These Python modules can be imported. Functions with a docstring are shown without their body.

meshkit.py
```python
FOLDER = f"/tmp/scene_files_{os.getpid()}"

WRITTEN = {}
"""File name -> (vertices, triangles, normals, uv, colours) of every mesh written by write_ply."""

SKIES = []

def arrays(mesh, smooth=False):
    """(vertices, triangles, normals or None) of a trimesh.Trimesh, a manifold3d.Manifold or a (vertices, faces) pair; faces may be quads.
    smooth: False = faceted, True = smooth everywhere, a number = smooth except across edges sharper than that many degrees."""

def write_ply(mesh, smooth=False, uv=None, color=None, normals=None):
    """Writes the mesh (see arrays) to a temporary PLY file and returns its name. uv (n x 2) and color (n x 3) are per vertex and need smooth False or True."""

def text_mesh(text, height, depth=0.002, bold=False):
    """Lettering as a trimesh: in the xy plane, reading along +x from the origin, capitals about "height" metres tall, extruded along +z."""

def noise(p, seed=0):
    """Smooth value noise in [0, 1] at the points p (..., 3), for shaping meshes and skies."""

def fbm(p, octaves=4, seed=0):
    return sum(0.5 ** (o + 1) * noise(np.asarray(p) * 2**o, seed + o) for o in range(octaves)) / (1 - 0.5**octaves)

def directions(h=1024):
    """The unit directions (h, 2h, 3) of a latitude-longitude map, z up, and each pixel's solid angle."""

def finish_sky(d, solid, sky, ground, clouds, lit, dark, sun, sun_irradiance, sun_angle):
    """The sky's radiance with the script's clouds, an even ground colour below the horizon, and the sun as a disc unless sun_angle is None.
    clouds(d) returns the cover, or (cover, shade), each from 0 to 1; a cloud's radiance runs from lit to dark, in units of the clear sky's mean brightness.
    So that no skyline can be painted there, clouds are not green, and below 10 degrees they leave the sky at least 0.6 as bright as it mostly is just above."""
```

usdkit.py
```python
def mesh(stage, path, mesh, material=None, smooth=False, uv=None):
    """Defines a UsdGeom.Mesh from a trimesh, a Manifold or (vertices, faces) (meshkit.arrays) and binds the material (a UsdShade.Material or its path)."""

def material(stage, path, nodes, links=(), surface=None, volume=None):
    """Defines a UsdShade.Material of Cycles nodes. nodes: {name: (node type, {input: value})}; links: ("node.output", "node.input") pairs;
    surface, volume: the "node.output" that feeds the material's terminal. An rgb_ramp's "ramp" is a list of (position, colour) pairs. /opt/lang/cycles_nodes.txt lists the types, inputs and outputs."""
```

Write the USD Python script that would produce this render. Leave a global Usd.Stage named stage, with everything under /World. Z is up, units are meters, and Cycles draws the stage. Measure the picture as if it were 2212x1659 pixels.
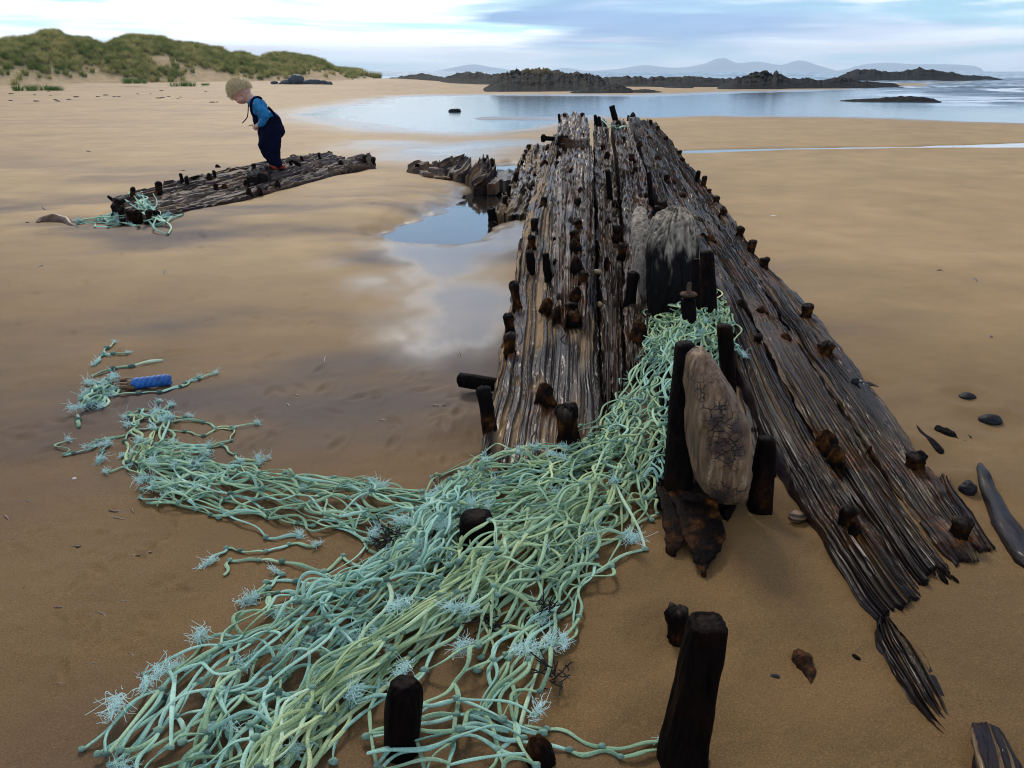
import math
import numpy as np
import trimesh
import manifold3d as m3
import meshkit
import usdkit
from scipy.interpolate import PchipInterpolator
from scipy import ndimage
from pxr import Usd, UsdGeom, UsdLux, UsdShade, Gf, Sdf
from pxr import Vt as VtArrays

stage = Usd.Stage.CreateInMemory()
UsdGeom.SetStageUpAxis(stage, 'Z')
UsdGeom.Xform.Define(stage, '/World')

# ------------------------------------------------------------------ camera
F, CU, CV, EYE, PITCH = 1722.0, 1106.0, 829.5, 1.15, math.radians(21.42)
cam = UsdGeom.Camera.Define(stage, '/World/camera')
cam.CreateHorizontalApertureAttr(36.0)
cam.CreateFocalLengthAttr(36.0 * F / 2212.0)
cam.CreateClippingRangeAttr(Gf.Vec2f(0.05, 30000.0))
cam.CreateExposureAttr(0.62)
cam.AddTranslateOp().Set(Gf.Vec3d(0, 0, EYE))
cam.AddRotateXYZOp().Set(Gf.Vec3f(90 - math.degrees(PITCH), 0, 0))

# ------------------------------------------------------------------ sky and veiled sun
SUN_AZ, SUN_EL = math.radians(-14), math.radians(40)
dome = UsdLux.DomeLight.Define(stage, '/World/sky')
sky_nodes = {
    'tc': ('texture_coordinate', {}),
    'sky': ('sky_texture', {'sky_type': 'single_scattering', 'sun_disc': False, 'sun_elevation': SUN_EL, 'sun_rotation': SUN_AZ}),
    'xyz': ('separate_xyz', {}),
    # high cloud, stretched along the horizon
    'map1': ('mapping', {'scale': (1.7, 1.7, 19.0), 'location': (0.35, 0.2, 0.42)}),
    'n1': ('noise_texture', {'scale': 1.7, 'detail': 7.0, 'roughness': 0.55, 'distortion': 0.5}),
    'cover': ('map_range', {'range_type': 'smoothstep', 'from_min': 0.42, 'from_max': 0.56, 'to_min': 0.0, 'to_max': 1.0}),
    'blue': ('rgb_ramp', {'ramp': [(0.0, (5.0, 7.6, 9.2)), (0.045, (4.6, 9.0, 9.8)), (0.07, (3.0, 6.2, 7.4)), (0.13, (3.0, 5.4, 8.0)), (0.25, (2.6, 4.4, 7.4)), (0.5, (2.0, 3.4, 5.6)), (1.0, (1.6, 2.7, 4.8))]}),
    'skymix': ('mix_color', {'fac': 0.85}),
    'white': ('rgb_ramp', {'ramp': [(0.0, (9.6, 9.9, 10.6)), (0.025, (13.2, 13.1, 13.3)), (0.065, (13.4, 13.3, 13.2)), (0.10, (4.8, 6.4, 8.8)), (0.2, (4.4, 5.6, 7.8)), (0.4, (5.8, 5.8, 5.9)), (1.0, (5.4, 5.3, 5.2))]}),
    'cz': ('rgb_ramp', {'ramp': [(0.0, (1, 1, 1)), (0.075, (1, 1, 1)), (0.12, (.45, .45, .45)), (0.3, (.45, .45, .45)), (0.55, (1, 1, 1))]}),
    'cv': ('math', {'math_type': 'multiply'}),
    'clouded': ('mix_color', {}),
    # the grey-blue bank
    'map2': ('mapping', {'scale': (1.0, 1.0, 16.0), 'location': (3.1, 0.7, 0.55)}),
    'n2': ('noise_texture', {'scale': 2.6, 'detail': 6.0, 'roughness': 0.5, 'distortion': 0.3}),
    'map4': ('mapping', {'scale': (1.5, 1.5, 26.0), 'location': (0.9, 2.2, 0.3)}),
    'n4': ('noise_texture', {'scale': 1.6, 'detail': 5.0, 'roughness': 0.55}),
    'u4': ('math', {'math_type': 'multiply_add', 'value2': 0.55, 'value3': 0.225}),
    'u5': ('math', {'math_type': 'add'}),
    'bank0': ('rgb_ramp', {'ramp': [(0.0, (0, 0, 0)), (0.44, (0, 0, 0)), (0.52, (1, 1, 1)), (0.72, (1, 1, 1)), (0.95, (.35, .35, .35))]}),
    'bank1': ('rgb_ramp', {'ramp': [(0.0, (.25, .25, .25)), (0.016, (.35, .35, .35)), (0.030, (1, 1, 1)), (0.060, (1, 1, 1)), (0.080, (.6, .6, .6)), (0.14, (0, 0, 0)), (1.0, (0, 0, 0))]}),
    'bank2': ('map_range', {'range_type': 'smoothstep', 'from_min': 0.26, 'from_max': 0.42, 'to_min': 0.0, 'to_max': 1.0}),
    'b01': ('math', {'math_type': 'multiply'}),
    'b012': ('math', {'math_type': 'multiply'}),
    'bankcol': ('rgb_ramp', {'ramp': [(0.25, (3.6, 5.2, 7.6)), (0.5, (2.0, 3.5, 6.0)), (0.75, (1.4, 2.6, 4.9))]}),
    'banked': ('mix_color', {}),
    # warm rims near the horizon
    'map3': ('mapping', {'scale': (1.2, 1.2, 30.0), 'location': (1.3, 4.7, 0.0)}),
    'n3': ('noise_texture', {'scale': 3.0, 'detail': 5.0, 'roughness': 0.6}),
    'pk0': ('map_range', {'range_type': 'smoothstep', 'from_min': 0.5, 'from_max': 0.66, 'to_min': 0.0, 'to_max': 0.75}),
    'pk1': ('map_range', {'range_type': 'smoothstep', 'from_min': 0.05, 'from_max': 0.02, 'to_min': 0.0, 'to_max': 1.0}),
    'pk': ('math', {'math_type': 'multiply'}),
    'pinked': ('mix_color', {'b': (9.6, 8.8, 9.2)}),
    'bg': ('background_shader', {'strength': 0.1}),
}
sky_links = [
    ('tc.generated', 'xyz.vector'), ('tc.generated', 'map1.vector'), ('map1.vector', 'n1.vector'), ('n1.fac', 'cover.value'),
    ('xyz.z', 'blue.fac'), ('xyz.z', 'white.fac'), ('sky.color', 'skymix.a'), ('blue.color', 'skymix.b'),
    ('skymix.result', 'clouded.a'), ('white.color', 'clouded.b'), ('xyz.z', 'cz.fac'), ('cover.result', 'cv.value1'), ('cz.color', 'cv.value2'), ('cv.value', 'clouded.fac'),
    ('tc.generated', 'map2.vector'), ('map2.vector', 'n2.vector'), ('n2.fac', 'bank2.value'), ('tc.generated', 'map4.vector'), ('map4.vector', 'n4.vector'), ('n4.fac', 'u4.value1'), ('u4.value', 'u5.value1'), ('xyz.x', 'u5.value2'), ('u5.value', 'bank0.fac'), ('xyz.z', 'bank1.fac'),
    ('bank0.color', 'b01.value1'), ('bank1.color', 'b01.value2'), ('b01.value', 'b012.value1'), ('bank2.result', 'b012.value2'),
    ('n2.fac', 'bankcol.fac'), ('clouded.result', 'banked.a'), ('bankcol.color', 'banked.b'), ('b012.value', 'banked.fac'),
    ('tc.generated', 'map3.vector'), ('map3.vector', 'n3.vector'), ('n3.fac', 'pk0.value'), ('xyz.z', 'pk1.value'),
    ('pk0.result', 'pk.value1'), ('pk1.result', 'pk.value2'), ('banked.result', 'pinked.a'), ('pk.value', 'pinked.fac'),
    ('pinked.result', 'bg.color')]
m_sky = usdkit.material(stage, '/World/Looks/sky_light', sky_nodes, sky_links, surface='bg.background')
UsdShade.MaterialBindingAPI.Apply(dome.GetPrim()).Bind(m_sky)
sun = UsdLux.DistantLight.Define(stage, '/World/sun')
sun.CreateNormalizeAttr(True)
sun.CreateIntensityAttr(0.4)
sun.CreateAngleAttr(14.0)
sun.CreateColorAttr(Gf.Vec3f(1.0, 0.92, 0.80))
sun.AddRotateXYZOp().Set(Gf.Vec3f(-(90 - math.degrees(SUN_EL)), 0, -math.degrees(SUN_AZ)))

# ------------------------------------------------------------------ helpers
rng = np.random.default_rng(7)
COUNT = {}


def numbered(path):
    n = COUNT.get(path, 0)
    COUNT[path] = n + 1
    return path if n == 0 else f'{path}_{n:03d}'


def tag(prim, label=None, category=None, group=None, kind=None):
    p = prim.GetPrim() if hasattr(prim, 'GetPrim') else prim
    for k, v in (('label', label), ('category', category), ('group', group), ('kind', kind)):
        if v:
            p.SetCustomDataByKey(k, v)
    return prim


def thing(name, label, category, group=None):
    x = UsdGeom.Xform.Define(stage, numbered('/World/' + name))
    tag(x, label, category, group)
    return x


def obj(name, mesh, mat, parent=None, smooth=True, mask=None):
    base = str(parent.GetPath()) if parent is not None else '/World'
    p = usdkit.mesh(stage, numbered(base + '/' + name), mesh, mat, smooth=smooth)
    if mask is not None:
        UsdGeom.PrimvarsAPI(p).CreatePrimvar('mask', Sdf.ValueTypeNames.Color3fArray, 'vertex').Set(VtArrays.Vec3fArray.FromNumpy(np.asarray(mask, np.float32)))
    return p


def curves(name, pts, counts, widths, mat, parent=None):
    base = str(parent.GetPath()) if parent is not None else '/World'
    c = UsdGeom.BasisCurves.Define(stage, numbered(base + '/' + name))
    c.CreateTypeAttr('linear')
    c.CreatePointsAttr(VtArrays.Vec3fArray.FromNumpy(np.asarray(pts, np.float32)))
    c.CreateCurveVertexCountsAttr(VtArrays.IntArray.FromNumpy(np.asarray(counts, np.int32)))
    c.CreateWidthsAttr(VtArrays.FloatArray.FromNumpy(np.asarray(widths, np.float32)))
    c.SetWidthsInterpolation('vertex')
    UsdShade.MaterialBindingAPI.Apply(c.GetPrim()).Bind(mat)
    return c


cp, sp = math.cos(PITCH), math.sin(PITCH)


def ray(U, V):
    a, b = (np.asarray(U, float) - CU) / F, (CV - np.asarray(V, float)) / F
    return np.stack([a, cp + b * sp, -sp + b * cp], -1)


def G(U, V, z=0.0):
    d = ray(U, V)
    t = (np.asarray(z) - EYE) / d[..., 2]
    return np.array([0, 0, EYE]) + d * t[..., None]


def D(U, V, y):
    d = ray(U, V)
    return np.array([0, 0, EYE]) + d * (np.asarray(y) / d[..., 1])[..., None]


def depth(p):
    p = np.asarray(p)
    return p[..., 1] * cp - (p[..., 2] - EYE) * sp


def pix(p):
    p = np.asarray(p, float)
    w = depth(p)
    return CU + F * p[..., 0] / w, CV - F * (p[..., 1] * sp + (p[..., 2] - EYE) * cp) / w


def nz(x, y, z=0.0, seed=0):
    x, y, z = np.broadcast_arrays(np.asarray(x, float), np.asarray(y, float), np.asarray(z, float))
    return meshkit.noise(np.stack([x, y, z], -1), seed)


def fb(x, y, z=0.0, o=4, seed=0):
    x, y, z = np.broadcast_arrays(np.asarray(x, float), np.asarray(y, float), np.asarray(z, float))
    return meshkit.fbm(np.stack([x, y, z], -1), o, seed)


def sstep(a, b, x):
    t = np.clip((x - a) / (b - a), 0, 1)
    return t * t * (3 - 2 * t)


def sdist(px, py, poly):
    """signed distance to a polygon (negative inside), for points near it"""
    px, py = np.asarray(px, float), np.asarray(py, float)
    out = np.full(px.shape, 1e3)
    lo, hi = poly.min(0) - 3, poly.max(0) + 3
    sel = (px > lo[0]) & (px < hi[0]) & (py > lo[1]) & (py < hi[1])
    x, y = px[sel], py[sel]
    best, inside = np.full(x.shape, 1e9), np.zeros(x.shape, bool)
    for (x0, y0), (x1, y1) in zip(poly, np.roll(poly, -1, 0)):
        dx, dy = x1 - x0, y1 - y0
        t = np.clip(((x - x0) * dx + (y - y0) * dy) / (dx * dx + dy * dy + 1e-12), 0, 1)
        best = np.minimum(best, (x - x0 - t * dx) ** 2 + (y - y0 - t * dy) ** 2)
        inside ^= ((y0 > y) != (y1 > y)) & (x < (x1 - x0) * (y - y0) / (y1 - y0 + 1e-15) + x0)
    out[sel] = np.sqrt(best) * np.where(inside, -1, 1)
    return out


def grid_faces(nr, nc, wrap=False):
    i, j = np.meshgrid(np.arange(nr - 1), np.arange(nc if wrap else nc - 1), indexing='ij')
    j2 = (j + 1) % nc
    a, b, c, d = i * nc + j, i * nc + j2, (i + 1) * nc + j2, (i + 1) * nc + j
    return np.concatenate([np.stack([a, b, c], -1).reshape(-1, 3), np.stack([a, c, d], -1).reshape(-1, 3)])


def upward(v, f):
    """turn a sheet's triangles so that they face up"""
    n = np.cross(v[f[:, 1]] - v[f[:, 0]], v[f[:, 2]] - v[f[:, 0]])
    return f[:, ::-1] if n[:, 2].sum() < 0 else f


def outward(v, f):
    m = trimesh.Trimesh(v, f, process=False)
    return f[:, ::-1] if m.volume < 0 else f


# ------------------------------------------------------------------ materials
MAT = '/World/Looks/'


def mat(name, nodes, links, surface='p.BSDF', volume=None):
    return usdkit.material(stage, MAT + name, nodes, links, surface=surface, volume=volume)


def simple(name, c1, c2, scale=6.0, rough=0.7, bump=0.3, dist=0.01, stretch=(1, 1, 1), spec=0.5, detail=5.0, sheen=0.0):
    return mat(name, {
        'g': ('texture_coordinate', {}), 'm': ('mapping', {'scale': stretch}),
        'n': ('noise_texture', {'scale': scale, 'detail': detail, 'roughness': 0.6}),
        'r': ('rgb_ramp', {'ramp': [(0.3, c1), (0.7, c2)]}),
        'b': ('bump', {'strength': bump, 'distance': dist}),
        'p': ('principled_bsdf', {'roughness': rough, 'specular_ior_level': spec, 'sheen_weight': sheen})},
        [('g.object', 'm.vector'), ('m.vector', 'n.vector'), ('n.fac', 'r.fac'), ('r.color', 'p.base_color'), ('n.fac', 'b.height'), ('b.normal', 'p.normal')])


def wood(name, dark, mid, tint, pale, rough=0.42, rust=(0.16, 0.058, 0.014), sandc=(0.30, 0.195, 0.10), stretch=(38, 3.0, 38), spec=0.25, wet=0.0):
    return mat(name, {
        'g': ('texture_coordinate', {}), 'a': ('attribute', {'attribute': 'mask'}), 's': ('separate_xyz', {}),
        'm': ('mapping', {'scale': stretch}),
        'n': ('noise_texture', {'scale': 1.0, 'detail': 6.0, 'roughness': 0.62}),
        'r': ('rgb_ramp', {'ramp': [(0.34, dark), (0.62, mid), (0.8, tint)]}),
        'nb': ('noise_texture', {'scale': 5.0, 'detail': 3.0}),
        'tr': ('map_range', {'from_min': 0.45, 'from_max': 0.7, 'to_min': 0.0, 'to_max': 0.75, 'clamp': True}),
        't': ('mix_color', {'b': tint}),
        'nr': ('noise_texture', {'scale': 45.0, 'detail': 4.0, 'roughness': 0.7}),
        'rr': ('rgb_ramp', {'ramp': [(0.32, tuple(0.05 * c for c in rust)), (0.52, tuple(0.5 * c for c in rust)), (0.75, (rust[0] * 2.0, rust[1] * 1.9, rust[2] * 1.8))]}),
        'pr': ('rgb_ramp', {'ramp': [(0.32, tuple(0.04 * c for c in pale)), (0.46, tuple(0.42 * c for c in pale)), (0.62, tuple(0.75 * c for c in pale)), (0.8, pale)]}),
        'c2': ('mix_color', {}), 'c3': ('mix_color', {}),
        'sn': ('noise_texture', {'scale': 420.0, 'detail': 2.0}),
        'sr': ('rgb_ramp', {'ramp': [(0.3, tuple(0.72 * c for c in sandc)), (0.7, sandc)]}),
        'c4': ('mix_color', {}),
        'ro': ('map_range', {'from_min': 0.0, 'from_max': 1.0, 'to_min': rough, 'to_max': 0.8}),
        'b': ('bump', {'strength': 0.6, 'distance': 0.008}),
        'p': ('principled_bsdf', {'specular_ior_level': spec, 'coat_weight': wet, 'coat_roughness': 0.16})},
        [('g.object', 'm.vector'), ('m.vector', 'n.vector'), ('n.fac', 'r.fac'), ('g.object', 'nb.vector'), ('nb.fac', 'tr.value'),
         ('r.color', 't.a'), ('tr.result', 't.fac'), ('a.vector', 's.vector'), ('g.object', 'nr.vector'), ('nr.fac', 'rr.fac'), ('n.fac', 'pr.fac'),
         ('t.result', 'c2.a'), ('pr.color', 'c2.b'), ('s.z', 'c2.fac'), ('c2.result', 'c3.a'), ('rr.color', 'c3.b'), ('s.y', 'c3.fac'),
         ('g.object', 'sn.vector'), ('sn.fac', 'sr.fac'), ('c3.result', 'c4.a'), ('sr.color', 'c4.b'), ('s.x', 'c4.fac'), ('c4.result', 'p.base_color'),
         ('s.x', 'ro.value'), ('ro.result', 'p.roughness'), ('n.fac', 'b.height'), ('b.normal', 'p.normal')])


M_near = wood('wet_oak', (0.0018, 0.0012, 0.0016), (0.012, 0.0066, 0.0054), (0.012, 0.007, 0.012), (0.26, 0.185, 0.14), rough=0.42, spec=0.09, stretch=(90, 4, 90), wet=0.10)
M_far = wood('weathered_oak', (0.0018, 0.0011, 0.0011), (0.022, 0.0100, 0.0062), (0.018, 0.009, 0.014), (0.42, 0.315, 0.245), rough=0.46, stretch=(60, 7.0, 60), spec=0.06, wet=0.10)
M_grey = wood('grey_knee', (0.0022, 0.0017, 0.002), (0.007, 0.005, 0.0045), (0.009, 0.007, 0.008), (0.44, 0.365, 0.285), rough=0.65, stretch=(50, 50, 6), spec=0.06)
M_peg = wood('peg_oak', (0.0012, 0.0009, 0.001), (0.006, 0.0034, 0.0028), (0.005, 0.0034, 0.0042), (0.20, 0.15, 0.12), rough=0.5, stretch=(70, 70, 10), spec=0.02)
M_strake = wood('strake_oak', (0.0012, 0.0008, 0.0013), (0.009, 0.0046, 0.0036), (0.009, 0.0050, 0.010), (0.22, 0.16, 0.12), rough=0.42, spec=0.06, stretch=(110, 4, 110), wet=0.10)
M_raft = wood('raft_oak', (0.0026, 0.0016, 0.0014), (0.040, 0.021, 0.014), (0.034, 0.022, 0.032), (0.36, 0.27, 0.215), rough=0.5, stretch=(8, 12, 38), spec=0.08)

# ------------------------------------------------------------------ water outlines (in the world, from points on the sand)


def outline(pts, z=0.0):
    a = np.array(pts, float)
    return G(a[:, 0], a[:, 1], z)[:, :2]


LAGOON = outline([(690, 244), (755, 231), (880, 208), (1040, 204), (1400, 206), (1540, 200), (1700, 196), (1960, 190), (2160, 172), (2600, 166), (2900, 200), (2500, 268), (2212, 263),
                  (2000, 256), (1800, 251), (1500, 247), (1290, 250), (1215, 262), (1100, 277), (1000, 283), (860, 280), (735, 262)])
BAR = outline([(1000, 254), (1240, 257), (1245, 251), (1010, 251)])
POOL = outline([(1128, 350), (1060, 350), (1036, 372), (1046, 398), (1006, 425), (950, 455), (880, 488), (850, 500), (930, 512), (1010, 512), (1062, 480), (1072, 465), (1086, 440), (1112, 400)])
FILM = outline([(1130, 352), (1030, 372), (970, 420), (900, 485), (790, 535), (760, 570), (830, 630), (900, 680), (960, 720), (1030, 760), (1080, 750), (1100, 680), (1130, 500)])
SHEEN = outline([(760, 305), (1180, 300), (1200, 352), (1000, 356), (830, 345)])
STREAM = outline([(1440, 326), (1500, 323), (1700, 318.5), (1950, 315.5), (2260, 306), (2600, 296), (2600, 313), (2260, 319), (1950, 320.5), (1700, 323.5), (1500, 329.5), (1440, 331)])
WATER = -0.035

BANK = outline([(330, 475), (480, 440), (640, 405), (800, 375), (960, 392), (1020, 420), (930, 455), (820, 480), (600, 500), (430, 500)])
dents = [(u, v, s) for u, v, s in zip(rng.uniform(30, 1040, 150), rng.uniform(560, 1000, 150), rng.uniform(0.02, 0.05, 150))]
dents += [(u, v, s) for u, v, s in zip(rng.uniform(20, 420, 60), rng.uniform(1080, 1480, 60), rng.uniform(0.012, 0.03, 60))]
dents += [(u, v, s) for u, v, s in zip(rng.uniform(200, 1000, 70), rng.uniform(330, 560, 70), rng.uniform(0.03, 0.09, 70))]
DENT = np.array([list(G(u, v)[:2]) + [s, rng.uniform(0, math.pi)] for u, v, s in dents])


SCOUR = [(1485, 1650, .10, .016), (868, 1615, .07, .010), (1466, 1388, .08, .014), (2092, 862, .07, .010), (2143, 915, .09, .014), (2028, 985, .08, .008), (1735, 1440, .10, .012), (1655, 1108, .10, .016), (1525, 1235, .07, .012), (1500, 1130, .12, .010), (1035, 960, .12, .014), (1060, 930, .08, .010),
         (1850, 832, .10, .010), (2100, 1070, .08, .012), (2160, 1130, .14, .010), (1724, 1122, .06, .008), (270, 480, .3, .03), (130, 486, .2, .02)]
SCOUR = [tuple(G(u, v)[:2]) + (r, d) for u, v, r, d in SCOUR]


def sand(x, y, fine=True):
    x, y = np.asarray(x, float), np.asarray(y, float)
    df = sdist(x, y, FILM)
    film = 1 - sstep(-0.2, 0.7, df)
    calm = (0.2 + 0.8 * sstep(2.2, 5.0, y)) * (1 - 0.9 * film)
    z = ((fb(x * 0.45, y * 0.45, 3.3, 3) - 0.5) * 0.05 + (fb(x * 1.7 + 4, y * 2.2, 1.1, 3, 5) - 0.5) * 0.022) * calm
    z = z + 0.012 * sstep(2.2, 5.0, y)
    if fine:
        near = (1 - sstep(4, 12, y)) * (1 - 0.9 * film)
        z = z + (fb(x * 9, y * 12, 0.5, 4, 9) - 0.5) * 0.009 * near + (fb(x * 45, y * 55, 0.5, 2, 12) - 0.5) * 0.0035 * (1 - sstep(2, 5, y))
    for cx, cy, r_, d_ in SCOUR:
        q_ = np.sqrt((x - cx) ** 2 + (y - cy) ** 2) / r_
        z = z + d_ * (-np.exp(-q_ ** 2) + .45 * np.exp(-((q_ - 1.7) / .5) ** 2))
    bank = sdist(x, y, BANK)
    z = z + 0.05 * (1 - sstep(-0.25, 0.45, bank)) * (1 - film)
    # scour round the foot of the near timbers
    dl = sdist(x, y, LAGOON) + (fb(x * 0.5, y * 0.12, 2.0, 3, 21) - 0.5) * 2.4
    bar = sdist(x, y, BAR)
    dl = dl + 1.0
    low = np.where(dl < 0, 0.085 + 0.09 * (1 - np.exp(dl / 3)), 0.085 * (1 - sstep(-0.4, 2.2, dl)))
    z = z - low * sstep(-0.6, 0.3, bar)
    dp = sdist(x, y, POOL) + (fb(x * 2.2, y * 2.2, 4.0, 4, 22) - 0.5) * 0.55
    z = z - 0.060 * (1 - sstep(-0.12, 0.34, dp)) - 0.006 * film
    dst = sdist(x, y, STREAM) + (fb(x * 0.9, y * 0.9, 4.0, 3, 23) - 0.5) * 0.25
    flat = 1 - sstep(0.3, 1.6, dst)
    z = z * (1 - flat) - 0.03 * (1 - sstep(-0.16, 0.04, dst)) * flat + 0.012 * np.exp(-((dst - 0.12) / 0.12) ** 2) * (y > 12.6) * flat
    # up to the dunes, down to the open sea
    z = z + 0.35 * sstep(28, 62, y) * sstep(-4, -14, x) * sstep(0, 6, dl)
    z = z - 1.2 * sstep(95, 200, y)
    return z


def dent_field(x, y):
    z = np.zeros_like(x)
    for cx, cy, s, a in DENT:
        sel = (np.abs(x - cx) < 3 * s) & (np.abs(y - cy) < 3 * s)
        if sel.any():
            dx, dy = x[sel] - cx, y[sel] - cy
            u, v = dx * math.cos(a) + dy * math.sin(a), -dx * math.sin(a) + dy * math.cos(a)
            q = (u / s) ** 2 + (v / (0.38 * s)) ** 2
            z[sel] += -0.17 * s * np.exp(-q) + 0.08 * s * np.exp(-(np.sqrt(q) - 1.5) ** 2 * 3)
    return z


# ------------------------------------------------------------------ the beach: one sheet out to under the sea
rr = np.concatenate([np.geomspace(0.55, 62, 640), np.geomspace(64, 5800, 40)])
th = np.concatenate([np.linspace(-42, 42, 470), np.linspace(43, 317, 84)])
th = np.radians(th)
R_, T_ = np.meshgrid(rr, th, indexing='ij')
X_, Y_ = R_ * np.sin(T_), R_ * np.cos(T_)
Z_ = sand(X_, Y_)
Z_ = Z_ + dent_field(X_, Y_) * sstep(0.0, 0.5, sdist(X_, Y_, FILM))
vs = np.stack([X_, Y_, Z_], -1).reshape(-1, 3)
fs = grid_faces(len(rr), len(th), wrap=True)
centre = len(vs)
vs = np.vstack([vs, [0, 0, float(Z_[0].mean())]])
k = np.arange(len(th))
fs = np.vstack([fs, np.stack([np.full(len(th), centre), (k + 1) % len(th), k], -1)])
fs = upward(vs, fs)
# wet and streak masks; the third adds a painted foreground vignette to dampness
x, y, z = vs.T
wet = np.maximum.reduce([
    0.72 * (1 - sstep(-0.26, 0.26, sdist(x, y, FILM) + (fb(x * 2.2, y * 1.2, 1, 4, 31) - 0.5) * 0.9)),
    0.80 * (1 - sstep(-1.5, 1.0, sdist(x, y, SHEEN) + (fb(x * 0.8, y * 0.5, 1, 3, 32) - 0.5) * 2)),
    0.75 * (1 - sstep(0, 2.2, sdist(x, y, LAGOON) + (fb(x * 0.4, y * 0.2, 1, 3, 33) - 0.5) * 1.6)),
    0.8 * (1 - sstep(WATER, WATER + 0.018, z))])
streak = sstep(0.44, 0.66, fb(x * 0.55 + 0.25 * y, y * 1.5 - 0.3 * x, 7.7, 5, 41))
streak = streak * sstep(2.5, 0.3, x) * (0.35 + 0.65 * sstep(1.6, 3.0, y)) * (1 - 0.75 * sstep(6, 12, y))
damp = np.clip(1.0 - 0.8 * sstep(1.6, 6.5, y + 0.25 * x) + 0.35 * (fb(x * 1.3, y * 1.3, 2, 4, 42) - 0.5), 0, 1)
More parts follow.
